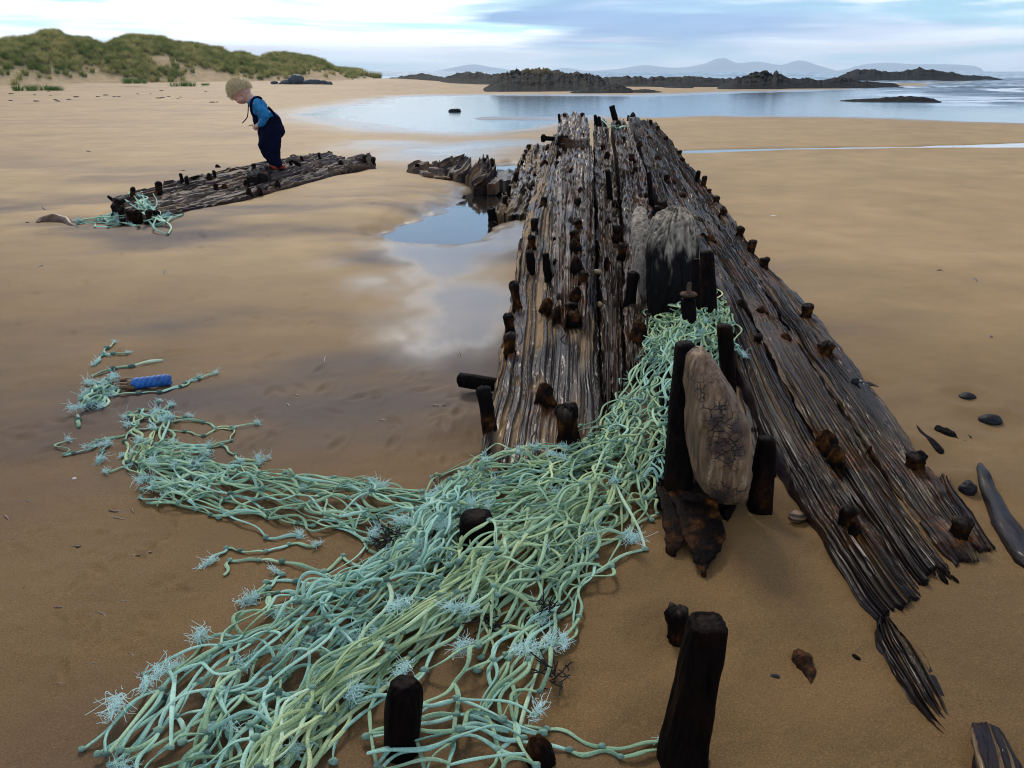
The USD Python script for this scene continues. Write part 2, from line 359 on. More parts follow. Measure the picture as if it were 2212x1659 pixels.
M_sand = mat('beach_sand', {
    'g': ('texture_coordinate', {}), 'a': ('attribute', {'attribute': 'mask'}), 's': ('separate_xyz', {}),
    'n': ('noise_texture', {'scale': 260.0, 'detail': 4.0, 'roughness': 0.75}),
    'nl': ('noise_texture', {'scale': 2.4, 'detail': 5.0, 'roughness': 0.55}),
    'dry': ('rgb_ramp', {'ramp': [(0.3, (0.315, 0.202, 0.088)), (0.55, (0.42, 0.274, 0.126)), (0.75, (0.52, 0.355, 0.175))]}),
    'wetc': ('rgb_ramp', {'ramp': [(0.3, (0.090, 0.050, 0.018)), (0.55, (0.162, 0.092, 0.034)), (0.75, (0.26, 0.155, 0.064))]}),  # dampness and the foreground vignette, both put into this darker sand colour
    'm1': ('mix_color', {}), 'm2': ('mix_color', {'b': (0.075, 0.056, 0.054)}), 'm3': ('mix_color', {'b': (0.15, 0.115, 0.085)}),
    'k': ('math', {'math_type': 'multiply', 'value2': 0.95}),
    'lo': ('map_range', {'from_min': 0.3, 'from_max': 0.7, 'to_min': 0.86, 'to_max': 1.10}),
    'ml': ('mix_color', {'blend_type': 'multiply', 'fac': 1.0, 'use_clamp': False}),
    'ro': ('map_range', {'from_min': 0.0, 'from_max': 0.85, 'to_min': 0.62, 'to_max': 0.15, 'clamp': True}),
    'bs': ('map_range', {'from_min': 0.0, 'from_max': 0.85, 'to_min': 0.7, 'to_max': 0.05, 'clamp': True}),
    'sp': ('map_range', {'range_type': 'smoothstep', 'from_min': 0.32, 'from_max': 0.78, 'to_min': 0.12, 'to_max': 0.6, 'clamp': True}),
    'b': ('bump', {'distance': 0.0035}),
    'p': ('principled_bsdf', {})},
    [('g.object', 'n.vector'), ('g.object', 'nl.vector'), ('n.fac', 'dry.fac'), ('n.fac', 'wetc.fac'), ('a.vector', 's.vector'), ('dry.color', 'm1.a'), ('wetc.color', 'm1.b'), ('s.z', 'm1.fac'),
     ('m1.result', 'm2.a'), ('s.y', 'k.value1'), ('k.value', 'm2.fac'), ('m2.result', 'm3.a'), ('s.x', 'm3.fac'), ('nl.fac', 'lo.value'), ('m3.result', 'ml.a'), ('lo.result', 'ml.b'), ('ml.result', 'p.base_color'),
     ('s.x', 'ro.value'), ('ro.result', 'p.roughness'), ('s.x', 'sp.value'), ('sp.result', 'p.specular_ior_level'), ('s.x', 'bs.value'), ('bs.result', 'b.strength'), ('n.fac', 'b.height'), ('b.normal', 'p.normal')])
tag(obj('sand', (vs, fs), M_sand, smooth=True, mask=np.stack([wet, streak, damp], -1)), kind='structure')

# ------------------------------------------------------------------ water


def sheet(poly, grow, z, name, m, label=None):
    from shapely.geometry import Polygon
    p = Polygon(poly).buffer(grow).simplify(0.02)
    v, f = trimesh.creation.triangulate_polygon(p, engine='earcut')
    v = np.column_stack([v, np.full(len(v), z)])
    return tag(obj(name, (v, upward(v, f)), m, smooth=False), kind='structure')


def water_mat(name, deep, ripple, rough, scale, stretch):
    return mat(name, {
        'g': ('texture_coordinate', {}), 'm': ('mapping', {'scale': stretch}),
        'n': ('noise_texture', {'scale': scale, 'detail': 4.0, 'roughness': 0.5}),
        'b': ('bump', {'strength': ripple, 'distance': 0.02}),
        'f': ('fresnel', {'IOR': 1.75}), 'd': ('glossy_bsdf', {'roughness': rough, 'color': (1, 1, 1)}),
        't': ('transparent_bsdf', {'color': deep}), 'x': ('mix_closure', {})},
        [('g.object', 'm.vector'), ('m.vector', 'n.vector'), ('n.fac', 'b.height'), ('b.normal', 'd.normal'), ('b.normal', 'f.normal'), ('f.fac', 'x.fac'), ('t.BSDF', 'x.closure1'), ('d.BSDF', 'x.closure2')], surface='x.closure')


M_pool = water_mat('pool_water', (0.86, 0.89, 0.90), 0.05, 0.03, 3.0, (1, 2.5, 1))
sheet(POOL, 0.25, WATER, 'tide_pool', M_pool)
sheet(STREAM, 0.2, -0.005, 'stream', M_pool)
# the sea and its lagoon: one sheet, with low swells raised towards the open sea
sr = np.concatenate([np.geomspace(14, 220, 330), np.geomspace(235, 6000, 50)])
stt = np.radians(np.concatenate([np.linspace(-45, 45, 300), np.linspace(47, 313, 60)]))
SR, ST = np.meshgrid(sr, stt, indexing='ij')
SX, SY = SR * np.sin(ST), SR * np.cos(ST)
open_sea = sstep(2, 14, SX - 0.29 * SY + 0) * sstep(24, 36, SY) * (1 - sstep(110, 200, SY)) + sstep(110, 220, SY) * 0.7
swell = (nz(SX * 0.12, SY * 0.6, 1, 51) - 0.5) * 0.30 + (fb(SX * 0.5, SY * 1.6, 2, 3, 52) - 0.5) * 0.16
SZ = WATER - 0.006 + np.maximum(swell, -0.03) * open_sea * (SR < 900)
sv = np.stack([SX, SY, SZ], -1).reshape(-1, 3)
sf = upward(sv, grid_faces(len(sr), len(stt), wrap=True))
foam = open_sea * sstep(0.55, 0.70, fb(SX * 0.25, SY * 1.1, 3, 4, 53) + 0.06 * (swell > 0.03)) * (1 - sstep(60, 140, SY))
foam = np.clip(foam + 0.8 * sstep(0.5, 0.62, fb(SX * 0.3, SY * 0.8, 9, 4, 54)) * sstep(0.15, 0.5, open_sea) * (1 - sstep(0.5, 0.9, open_sea)), 0, 1)
M_sea = mat('sea_water', {
    'g': ('texture_coordinate', {}), 'm': ('mapping', {'scale': (0.6, 2.4, 1)}), 'a': ('attribute', {'attribute': 'mask'}), 's': ('separate_xyz', {}),
    'n': ('noise_texture', {'scale': 1.5, 'detail': 5.0, 'roughness': 0.6}),
    'bs': ('map_range', {'from_min': 0.0, 'from_max': 1.0, 'to_min': 0.05, 'to_max': 0.9}),
    'b': ('bump', {'distance': 0.12}),
    'c': ('mix_color', {'a': (0.020, 0.036, 0.044), 'b': (0.72, 0.76, 0.80)}),
    'ro': ('map_range', {'from_min': 0.0, 'from_max': 1.0, 'to_min': 0.10, 'to_max': 0.25}),
    'p': ('principled_bsdf', {'ior': 1.33, 'specular_ior_level': 0.5})},
    [('g.object', 'm.vector'), ('m.vector', 'n.vector'), ('a.vector', 's.vector'), ('s.x', 'bs.value'), ('bs.result', 'b.strength'), ('n.fac', 'b.height'), ('b.normal', 'p.normal'),
     ('s.y', 'c.fac'), ('c.result', 'p.base_color'), ('s.x', 'ro.value'), ('ro.result', 'p.roughness')])
tag(obj('sea', (sv, sf), M_sea, smooth=True, mask=np.stack([open_sea.ravel(), foam.ravel(), 0 * foam.ravel()], -1)), kind='structure')

# ------------------------------------------------------------------ far mountains over the sea
M_hill = simple('far_hills', (0.22, 0.31, 0.41), (0.28, 0.37, 0.47), 0.004, 0.95, 0.0)  # pale blue base colour carries part of the distance haze


def ridge(base, top, y, thick, nu, rough, seed, back=0.6, nv=26, craggy=1.0, foot=-0.5):
    """a ridge of ground or rock: its skyline through the points 'top', its foot through 'base' (points on the picture's rays), at the distance y (number, or (y at left, y at right))"""
    base, top = np.array(base, float), np.array(top, float)
    U = np.linspace(top[0, 0], top[-1, 0], nu)
    Vt_ = PchipInterpolator(top[:, 0], top[:, 1])(U)
    Vb_ = np.interp(U, base[:, 0], base[:, 1])
    yy = np.full(nu, y, float) if np.ndim(y) == 0 else np.linspace(y[0], y[1], nu)
    B, T = D(U, Vb_, yy), D(U, Vt_, yy + thick)
    hgt = np.maximum(T[:, 2] - B[:, 2], 0.02)
    q = np.linspace(-0.10, 1 + back, nv)
    prof = np.where(q < 0, q * 6, np.where(q <= 1, np.sin(np.clip(q, 0, 1) * math.pi / 2) ** 1.15, np.cos((np.clip(q, 1, 9) - 1) / back * math.pi / 2) ** 0.7))
    xy = B[:, None, :2] + (T - B)[:, None, :2] * q[None, :, None]
    z = B[:, None, 2] + hgt[:, None] * np.where(q < 0, 0, prof)[None] + np.where(q < 0, foot, 0)[None]
    z[:, -1] = B[:, 2] + foot
    h0 = hgt[:, None]
    n1 = fb(xy[..., 0] * rough, xy[..., 1] * rough, z * rough, 6, seed) - 0.5
    n3 = np.abs(fb(xy[..., 0] * rough * 3, xy[..., 1] * rough * 3, z * rough * 5, 4, seed + 5) - 0.5)
    n2 = np.abs(nz(xy[..., 0] * rough * 2.3, xy[..., 1] * rough * 2.3, z * rough * 4, seed + 3) - 0.5)
    amp = craggy * np.minimum(h0, 2.2) * np.clip(prof, 0, 1)[None]
    z = z + amp * (0.75 * n1 - 0.40 * n2 - 0.55 * n3 + 0.14)
    v = np.dstack([xy, z])
    v[..., 1] += amp * (fb(xy[..., 0] * rough * 1.9, z * rough * 3, xy[..., 1] * rough, 4, seed + 8) - 0.5) * 1.2
    v = v.reshape(-1, 3)
    return v, upward(v, grid_faces(nu, nv))


def z8(pts):
    a = np.array(pts, float)
    return np.column_stack([777.6 + a[:, 0] * 0.6485, 51.8 + a[:, 1] * 0.6485])


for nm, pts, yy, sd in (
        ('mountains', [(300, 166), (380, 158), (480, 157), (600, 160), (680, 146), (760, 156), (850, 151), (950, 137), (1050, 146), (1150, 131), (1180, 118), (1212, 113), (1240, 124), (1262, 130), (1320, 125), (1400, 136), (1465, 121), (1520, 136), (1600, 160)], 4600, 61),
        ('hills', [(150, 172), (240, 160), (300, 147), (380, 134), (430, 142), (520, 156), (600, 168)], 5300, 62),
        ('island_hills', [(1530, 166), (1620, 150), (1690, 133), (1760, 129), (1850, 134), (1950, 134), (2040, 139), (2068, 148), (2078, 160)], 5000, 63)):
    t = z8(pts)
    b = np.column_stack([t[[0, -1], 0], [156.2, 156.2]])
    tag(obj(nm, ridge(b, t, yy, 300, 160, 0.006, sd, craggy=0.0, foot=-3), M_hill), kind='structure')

# ------------------------------------------------------------------ air
hz = trimesh.creation.box([13400, 13400, 135.0])
hz.apply_translation([0, 0, 135.0 / 2 - 3.2])
M_haze = mat('sea_air', {'v': ('principled_volume', {'color': (0.74, 0.88, 1.0), 'density': 0.00027, 'anisotropy': 0.2})}, [], surface=None, volume='v.volume')
tag(obj('haze', hz, M_haze, smooth=False), kind='stuff')
# ------------------------------------------------------------------ the wreck: timbers
TIMBERS = []


def loft_edges(L, R, k):
    """rows between two edges, each through (U, V, z) points; k: row spacing over the distance"""
    L, R = np.array(L, float), np.array(R, float)
    Lw, Rw = G(L[:, 0], L[:, 1], L[:, 2]), G(R[:, 0], R[:, 1], R[:, 2])
    def dense(W):
        s = np.concatenate([[0], np.cumsum(np.linalg.norm(np.diff(W, axis=0), axis=1))])
        return s, PchipInterpolator(s / s[-1], W)
    sl, fl = dense(Lw)
    sr_, fr = dense(Rw)
    n0 = 400
    u = np.linspace(0, 1, n0)
    mid = (fl(u) + fr(u)) / 2
    step = np.concatenate([[0], np.linalg.norm(np.diff(mid, axis=0), axis=1)])
    w = np.cumsum(step / (k * np.maximum(np.linalg.norm(mid[:, :2], axis=1), 1.2)))
    n = max(int(w[-1]) + 2, 8)
    return fl, fr, np.interp(np.linspace(0, w[-1], n), w, u), float(np.cumsum(step)[-1])


def timber(name, L, R, seed, nt=60, thick=0.16, k=0.0042, jag=(0.10, 0.10), groove=0.010, chunk=0.012, big=0.018, freq=62.0, sandy=0.7, pale=0.0, crown=0.01, m=None, hump=(), mat_=None, wavy=.45, step=.016, ero=1.2):
    fl, fr, u, length = loft_edges(L, R, k)
    nr = len(u)
    ns = 7
    # profile across: left side (bottom to top), top, right side
    tx = np.concatenate([np.full(ns, 0.0), np.linspace(0, 1, nt), np.full(ns, 1.0)])
    dz = np.concatenate([np.linspace(-thick, -0.012, ns), np.zeros(nt), np.linspace(-0.012, -thick, ns)])
    nc = len(tx)
    wid = np.linalg.norm(fl(0.5) - fr(0.5))
    j0 = jag[0] * (0.65 * nz(tx * wid * 55, seed * 1.7, 0.2, seed) + 0.35 * nz(tx * wid * 12, seed * 2.7, 0.2, seed + 1))
    j1 = jag[1] * (0.65 * nz(tx * wid * 55, seed * 3.1, 5.2, seed + 2) + 0.35 * nz(tx * wid * 12, seed * 2.7, 6.2, seed + 3))
    uu = (j0 / length)[None] + u[:, None] * (1 - (j0 + j1) / length)[None]
    P = fl(uu) + (fr(uu) - fl(uu)) * tx[None, :, None]
    s, tm = uu * length, np.broadcast_to(tx * wid, uu.shape)
    warp = wavy * ((nz(s * 1.1, tm * 5, 0.3, seed + 4) - 0.5) * 0.05 + (nz(s * 4.0, tm * 11, 0.9, seed + 5) - 0.5) * 0.020)
    band = np.floor(tx * max(1, round(wid / .13)) + .5 * (nz(s * .5, 3.3, seed, seed + 20) - .5))
    lift = (np.round(nz(s * .9 + band * 7.3, band * 3.1, 0.4, seed + 21) * 4) / 4 - .5)
    groove = groove * (.35 + .9 * sstep(.35, .62, fb(s * 1.1, tm * 5, 7.2, 3, seed + 22)))
    g = 0.7 * nz((tm + warp) * freq, s * 0.9, 0.5, seed + 6) + 0.3 * nz((tm + warp) * freq * 2.6, s * 1.6, 1.5, seed + 7)
    gr = sstep(0.40, 0.57, g)
    crack = np.exp(-((nz((tm + warp) * 17, s * 0.55, 2.5, seed + 8) - 0.5) / 0.035) ** 2) * sstep(0.35, 0.6, nz(s * 1.3, tm * 4, 3.5, seed + 9))
    lump = fb(s * 2.4, tm * 9, 4.5, 4, seed + 10) - 0.5
    blk = np.round(nz(s * 6, (tm + warp) * 26, 5.5, seed + 11) * 4) / 4 - 0.5
    pit = sstep(0.62, 0.8, fb(s * 5, tm * 14, 6.5, 3, seed + 12))
    yy = P[..., 1]
    far_ = 1 + ero * sstep(2.6, 7, yy)
    chunk = chunk * far_
    groove = groove * np.sqrt(far_)
    h = step * 2 * lift * far_ + groove * (gr - 0.6) - 2.0 * groove * crack + big * 2 * lump + chunk * 2 * blk - chunk * 2.2 * pit
    h = h + crown * (1 - (2 * tx[None] - 1) ** 2)
    top = (dz == 0)
    side = ~top
    P[..., 2] += np.where(top[None], h, dz[None] + 0.4 * big * lump)
    # the sides: ragged, and worn away at the edges
    out = np.where(tx < 0.5, -1.0, 1.0)
    across = fr(uu) - fl(uu)
    across /= np.linalg.norm(across, axis=-1, keepdims=True)
    rag = (fb(s * 6, dz[None] * 18 + tx[None] * 7, 8.5, 4, seed + 13) - 0.5) * 0.05 + (nz(s * 1.2, dz[None] * 40, 2, seed + 14) - 0.5) * 0.02
    edge = np.where(side, 1.0, np.exp(-np.minimum(tx, 1 - tx) * wid / 0.02))
    P += across * (out[None] * rag * edge[None])[..., None]
    for (hu, ht, hr, hh) in hump:                                   # swellings of the wood, worn round a fastening
        P[..., 2] += np.where(top[None], hh * np.exp(-(((uu - hu) * length / hr) ** 2 + ((tx[None] - ht) * wid / (hr * 0.6)) ** 2)), 0)
    # closed ends
    a, b = P[:1].copy(), P[-1:].copy()
    a[..., 2] -= thick * 0.95 * top[None]
    b[..., 2] -= thick * 0.95 * top[None]
    V = np.concatenate([a, P, b]).reshape(-1, 3)
    f = upward(V, grid_faces(nr + 2, nc))
    sm = sandy * sstep(.35, .8, 1 - gr) * (1 - 0.5 * crack) * sstep(0.34, 0.50, fb(s * 1.6, tm * 7, 1.2, 3, seed + 15)) + 0.8 * sandy * pit
    sm = np.where(top[None], np.clip(sm, 0, 1), 0)
    pm = np.clip(pale * sstep(0.38, 0.62, fb(s * 1.8, tm * 8, 2.2, 4, seed + 16)) * (0.35 + 0.65 * gr) * (1 - crack), 0, 1) * np.where(top, 1, 0.3)[None]
    pad = lambda q: np.concatenate([q[:1], q, q[-1:]]).reshape(-1)
    t = dict(name=name, V=V, f=f, sand=pad(sm), pale=pad(pm), rust=pad(np.where(top[None], .85 * sstep(.53, .64, fb(s * 3.2, tm * 12, 9.2, 4, seed + 17)) * (.06 + .94 * sstep(3.0, 4.5, P[..., 1])), 0)), mat=mat_, top=np.concatenate([[0] * nc, np.tile(top, nr), [0] * nc]).astype(bool), pts=P[:, ns:ns + nt], parent=None)
    TIMBERS.append(t)
    return t


def mix_edges(A, B, f):
    A, B = np.array(A, float), np.array(B, float)
    ta, tb = np.linspace(0, 1, len(A)), np.linspace(0, 1, len(B))
    t = np.linspace(0, 1, 12)
    a = np.stack([PchipInterpolator(ta, A[:, i])(t) for i in range(3)], -1)
    b = np.stack([PchipInterpolator(tb, B[:, i])(t) for i in range(3)], -1)
    return a + (b - a) * f


# left broad plank, with the raised baulk on it
W = 'main'
timber('plank', [(1022, 1030, .0), (1052, 900, .045), (1083, 740, .10), (1106, 620, .15), (1128, 500, .20), (1158, 400, .25), (1186, 320, .32), (1198, 285, .40)],
       [(1302, 1030, .0), (1298, 900, .05), (1292, 740, .10), (1286, 620, .14), (1280, 500, .19), (1277, 400, .25), (1272, 320, .32), (1268, 285, .40)],
       101, nt=150, thick=.2, jag=(.05, .25), groove=.014, chunk=.007, big=.016, freq=105, sandy=1.0, pale=.10, k=.0036, wavy=.9, step=.004, mat_=M_near)
timber('baulk', [(1198, 705, .16), (1194, 600, .22), (1193, 500, .27), (1196, 420, .32), (1203, 360, .37), (1211, 309, .43)],
       [(1266, 705, .16), (1276, 600, .21), (1281, 500, .26), (1281, 420, .31), (1280, 360, .36), (1278, 309, .43)],
       102, nt=76, thick=.14, jag=(.35, .08), groove=.014, chunk=.018, big=.026, freq=80, sandy=.16, pale=.75, crown=.015, mat_=M_far)
timber('baulk', [(1206, 300, .50), (1207, 270, .55), (1210, 248, .60)], [(1272, 300, .50), (1271, 270, .55), (1266, 248, .60)],
       103, nt=34, thick=.30, jag=(.05, .12), groove=.014, chunk=.02, big=.03, freq=40, sandy=.1, pale=.9, mat_=M_far)
# the middle run of timbers
timber('plank', [(1303, 905, .03), (1302, 830, .06), (1298, 700, .09), (1294, 560, .15), (1290, 450, .21), (1286, 350, .31), (1284, 258, .50)],
       [(1346, 905, .03), (1346, 830, .06), (1342, 700, .09), (1337, 560, .15), (1333, 450, .21), (1324, 350, .31), (1309, 258, .50)],
       104, nt=44, thick=.2, jag=(.3, .15), groove=.015, chunk=.024, big=.030, freq=80, sandy=.28, pale=.12, mat_=M_far)
timber('plank', [(1356, 830, .05), (1353, 700, .10), (1350, 560, .17), (1346, 450, .24), (1336, 350, .34), (1320, 262, .50)],
       [(1420, 830, .05), (1412, 700, .10), (1420, 560, .17), (1408, 450, .24), (1388, 350, .34), (1353, 266, .50)],
       105, nt=44, thick=.24, jag=(.3, .15), groove=.015, chunk=.024, big=.030, freq=70, sandy=.16, pale=.22, mat_=M_far)
# the three broad strakes on the right
CI = [(1910, 1352, .003), (1850, 1275, .011), (1765, 1130, .030), (1680, 980, .07), (1618, 850, .10), (1566, 700, .145), (1515, 570, .20), (1432, 450, .28), (1396, 350, .37), (1358, 250, .52)]
CO = [(2150, 1205, -.006), (2060, 1085, .008), (1990, 990, .022), (1900, 868, .045), (1805, 742, .06), (1705, 622, .08), (1622, 532, .10), (1558, 443, .14), (1502, 372, .20), (1416, 262, .50)]
timber('strake', mix_edges(CI, CO, 0.0), mix_edges(CI, CO, .355), 106, nt=190, k=.0046, thick=.18, jag=(.04, .2), groove=.0085, chunk=.006, big=.013, step=.009, wavy=.6, freq=210, sandy=.30, pale=.03, ero=3.5, mat_=M_strake)
timber('strake', mix_edges(CI, CO, .385), mix_edges(CI, CO, .675), 107, nt=170, k=.0046, thick=.18, jag=(.10, .25), groove=.0085, chunk=.006, big=.013, step=.009, wavy=.6, freq=210, sandy=.30, pale=.03, ero=3.5, mat_=M_strake)
timber('strake', mix_edges(CI, CO, .705), mix_edges(CI, CO, 1.0), 108, nt=170, k=.0046, thick=.2, jag=(.08, .3), groove=.0085, chunk=.006, big=.013, step=.009, wavy=.6, freq=210, sandy=.30, pale=.03, ero=3.5, mat_=M_strake)
# pieces that only just come through the sand
timber('plank', [(1896, 1325, .008), (1892, 1392, .013), (1958, 1500, .014), (2064, 1600, .004)], [(1918, 1325, .008), (1994, 1402, .013), (2042, 1486, .014), (2088, 1588, .004)],
       109, nt=120, step=.003, thick=.1, k=.003, jag=(.03, .03), groove=.010, chunk=.004, big=.010, freq=230, sandy=.5, crown=.010, mat_=M_strake)
timber('plank', [(2118, 1700, .03), (2112, 1640, .034), (2108, 1560, .008)], [(2235, 1720, .06), (2200, 1640, .036), (2160, 1575, .008)],
       110, nt=120, step=.003, thick=.1, k=.003, jag=(.03, .03), groove=.010, chunk=.004, big=.010, freq=230, sandy=.5, crown=.010, mat_=M_strake)
timber('plank', [(2115, 1205, -.002), (2060, 1110, .014), (2018, 1028, .014)], [(2165, 1195, -.003), (2100, 1105, .016), (2052, 1024, .014)],
       111, nt=120, step=.003, thick=.1, k=.003, jag=(.03, .03), groove=.010, chunk=.004, big=.010, freq=230, sandy=.5, crown=.010, mat_=M_strake)
timber('plank', [(2064, 1230, -.002), (2014, 1165, .014), (1984, 1118, .014)], [(2126, 1226, -.002), (2080, 1150, .016), (2036, 1106, .014)],
       115, nt=120, step=.003, thick=.1, k=.003, jag=(.03, .03), groove=.010, chunk=.004, big=.010, freq=230, sandy=.5, crown=.010, mat_=M_strake)
# dark keel piece under the two knees
timber('baulk', [(1425, 1150, -.03), (1418, 1060, .05), (1424, 930, .09), (1428, 830, .10), (1420, 700, .12)], [(1560, 1165, -.03), (1592, 1060, .05), (1592, 930, .09), (1566, 830, .10), (1540, 690, .13)],
       112, nt=60, thick=.2, k=.004, jag=(.16, .1), groove=.014, chunk=.02, big=.03, freq=40, sandy=.0, mat_=M_peg)
timber('plank', [(1600, 1110, -.012), (1604, 1020, .015), (1598, 900, .04), (1590, 820, .05)], [(1690, 1100, -.014), (1672, 1010, .018), (1640, 900, .045), (1612, 820, .05)],
       116, nt=40, thick=.16, k=.004, jag=(.14, .1), groove=.02, chunk=.008, big=.012, freq=46, sandy=.6, mat_=M_near)
# the lower lump on the left of the hull
timber('plank', [(1062, 470, .02), (1085, 430, .08), (1108, 380, .16), (1124, 340, .22), (1140, 312, .28)], [(1135, 470, .04), (1160, 430, .10), (1184, 380, .18), (1188, 340, .24), (1190, 312, .30)],
       113, nt=44, thick=.25, jag=(.2, .1), groove=.012, chunk=.026, big=.036, freq=36, sandy=.8, pale=.25, mat_=M_near)
timber('cross_beam', [(1052, 402, .06), (1052, 372, .07)], [(1122, 404, .06), (1122, 372, .07)], 114, nt=26, thick=.12, jag=(.03, .03), groove=.006, chunk=.01, big=.02, sandy=.4, crown=.05, mat_=M_near)
MAIN_N = len(TIMBERS)
# the piece of hull the boy stands on
RB = [(236, 430, .20), (300, 409, .20), (400, 386, .20), (520, 362, .20), (620, 344, .19), (714, 327, .17)]
RF = [(292, 480, .07), (360, 468, .07), (460, 446, .075), (560, 421, .08), (650, 394, .08), (790, 362, .05)]
for i, (f0, f1, sd, pl, sn, jg) in enumerate(((0, .31, 120, .22, .1, (.12, .15)), (.33, .62, 121, .62, .2, (.10, .1)), (.64, 1.0, 122, .55, .3, (.3, .12)))):
    timber('plank', mix_edges(RB, RF, f0), mix_edges(RB, RF, f1), sd, nt=46, thick=.26, k=.0030, jag=jg, groove=.014, chunk=.012, big=.018, step=.012, freq=60, sandy=sn, pale=pl, mat_=M_raft)
timber('plank', [(655, 372, .10), (720, 352, .12), (800, 334, .12)], [(700, 378, .06), (760, 366, .09), (812, 350, .10)], 123, nt=36, thick=.2, k=.0026, jag=(.25, .1), groove=.012, chunk=.03, big=.03, freq=40, sandy=.3, pale=.7, mat_=M_raft)
timber('baulk', [(531, 380, .20), (538, 369, .205), (552, 360, .20)], [(577, 381, .20), (583, 368, .205), (585, 359, .20)], 124, nt=24, thick=.12, k=.003, jag=(.05, .05), groove=.006, chunk=.01, big=.012, sandy=.0, pale=.1, mat_=M_peg)
RAFT_N = len(TIMBERS)
# the low broken piece between the two
for L_, R_2, sd in (([(872, 372, .02), (905, 356, .12), (950, 350, .12)], [(890, 384, .01), (930, 382, .06), (985, 386, .04)], 130),
                    ([(940, 362, .10), (975, 346, .20), (1004, 336, .24)], [(975, 386, .05), (1008, 370, .12), (1020, 344, .18)], 131),
                    ([(1000, 384, .06), (1024, 360, .18), (1042, 338, .22)], [(1018, 408, .03), (1052, 380, .14), (1072, 350, .18)], 132)):
    timber('timber', L_, R_2, sd, nt=36, thick=.25, k=.0022, jag=(.08, .08), groove=.012, chunk=.035, big=.04, freq=36, sandy=.5, pale=.4, mat_=M_raft)

# ------------------------------------------------------------------ height of everything one can stand a peg on
HX0, HY0, HC = -6.2, 0.7, 0.014
hx, hy = np.arange(HX0, 4.2, HC), np.arange(HY0, 15.2, HC)
SAND = sand(*np.meshgrid(hx, hy, indexing='ij'))
WOOD = np.full(SAND.shape, -1.0)
for t in TIMBERS:
    P = t['pts'].reshape(-1, 3)
    i, j = ((P[:, 0] - HX0) / HC).round().astype(int), ((P[:, 1] - HY0) / HC).round().astype(int)
    ok = (i >= 0) & (i < len(hx)) & (j >= 0) & (j < len(hy))
    np.maximum.at(WOOD, (i[ok], j[ok]), P[ok, 2])
WOOD = np.where(WOOD > -0.9, WOOD, ndimage.grey_closing(WOOD, (5, 9)))
SURF = np.maximum(SAND, WOOD)
SMOOTH = ndimage.gaussian_filter(SURF, 1.5)


def surf(x, y, H=None):
    H = SURF if H is None else H
    return ndimage.map_coordinates(H, [(np.asarray(x) - HX0) / HC, (np.asarray(y) - HY0) / HC], order=1, mode='nearest')


def march(U, V, H=None):
    """where the rays through (U, V) first meet the surface"""
    U, V = np.atleast_1d(np.asarray(U, float)), np.atleast_1d(np.asarray(V, float))
    d = ray(U, V)
    d = d / d[..., 1:2]
    ys = np.geomspace(0.85, 15, 1400)
    p = np.array([0, 0, EYE]) + d[:, None] * ys[None, :, None]
    hit = p[..., 2] <= surf(p[..., 0], p[..., 1], H)
    k = np.where(hit.any(1), hit.argmax(1), len(ys) - 1)
    out = p[np.arange(len(k)), k]
    flat = G(U, V, 0.0)
    out[~hit.any(1)] = flat[~hit.any(1)]
    return out


# ------------------------------------------------------------------ fastenings
def lathe(profile, n, base, axis=(0, 0, 1), seed=0, rough=0.12, scale=None, cap=True, freq=3.0):
    """profile: (height, radius) pairs along the axis from base; displaced by noise"""
    pr = np.array(profile, float)
    ax = np.array(axis, float) / np.linalg.norm(axis)
    e1 = np.cross(ax, [0.3, 1, 0.1])
    e1 /= np.linalg.norm(e1)
    e2 = np.cross(ax, e1)
    a = np.linspace(0, 2 * math.pi, n, endpoint=False)
    c, s = np.cos(a)[None], np.sin(a)[None]
    r = pr[:, 1:2]
    R = np.max(pr[:, 1])
    nn = .6 * (fb(c * freq * .5, s * freq * .5, pr[:, :1] / R * .6, 3, seed) - .5) + .6 * (fb(c * freq * 1.3, s * freq * 1.3, pr[:, :1] / R * 1.6, 3, seed + 7) - .5)
    rr_ = r * (1 + rough * 2 * nn)
    h = pr[:, :1] + R * rough * 2.0 * (fb(c * 1.5, s * 1.5, 3.0, 3, seed + 1) - .5) * (pr[:, :1] / max(pr[-1, 0], 1e-6))
    P = np.asarray(base) + ax * h[..., None] + e1 * (rr_ * c)[..., None] + e2 * (rr_ * s)[..., None]
    V = P.reshape(-1, 3)
    f = grid_faces(len(pr), n, wrap=True)
    V = np.vstack([V, V[-n:].mean(0) + ax * 0.0, V[:n].mean(0)])
    k = np.arange(n)
    f = np.vstack([f, np.stack([(len(pr) - 1) * n + k, (len(pr) - 1) * n + (k + 1) % n, np.full(n, len(V) - 2)], -1), np.stack([(k + 1) % n, k, np.full(n, len(V) - 1)], -1)])
    return V, outward(V, f)


RUST = []                                                          # (point, radius) of rust stains on the timbers round an iron fastening


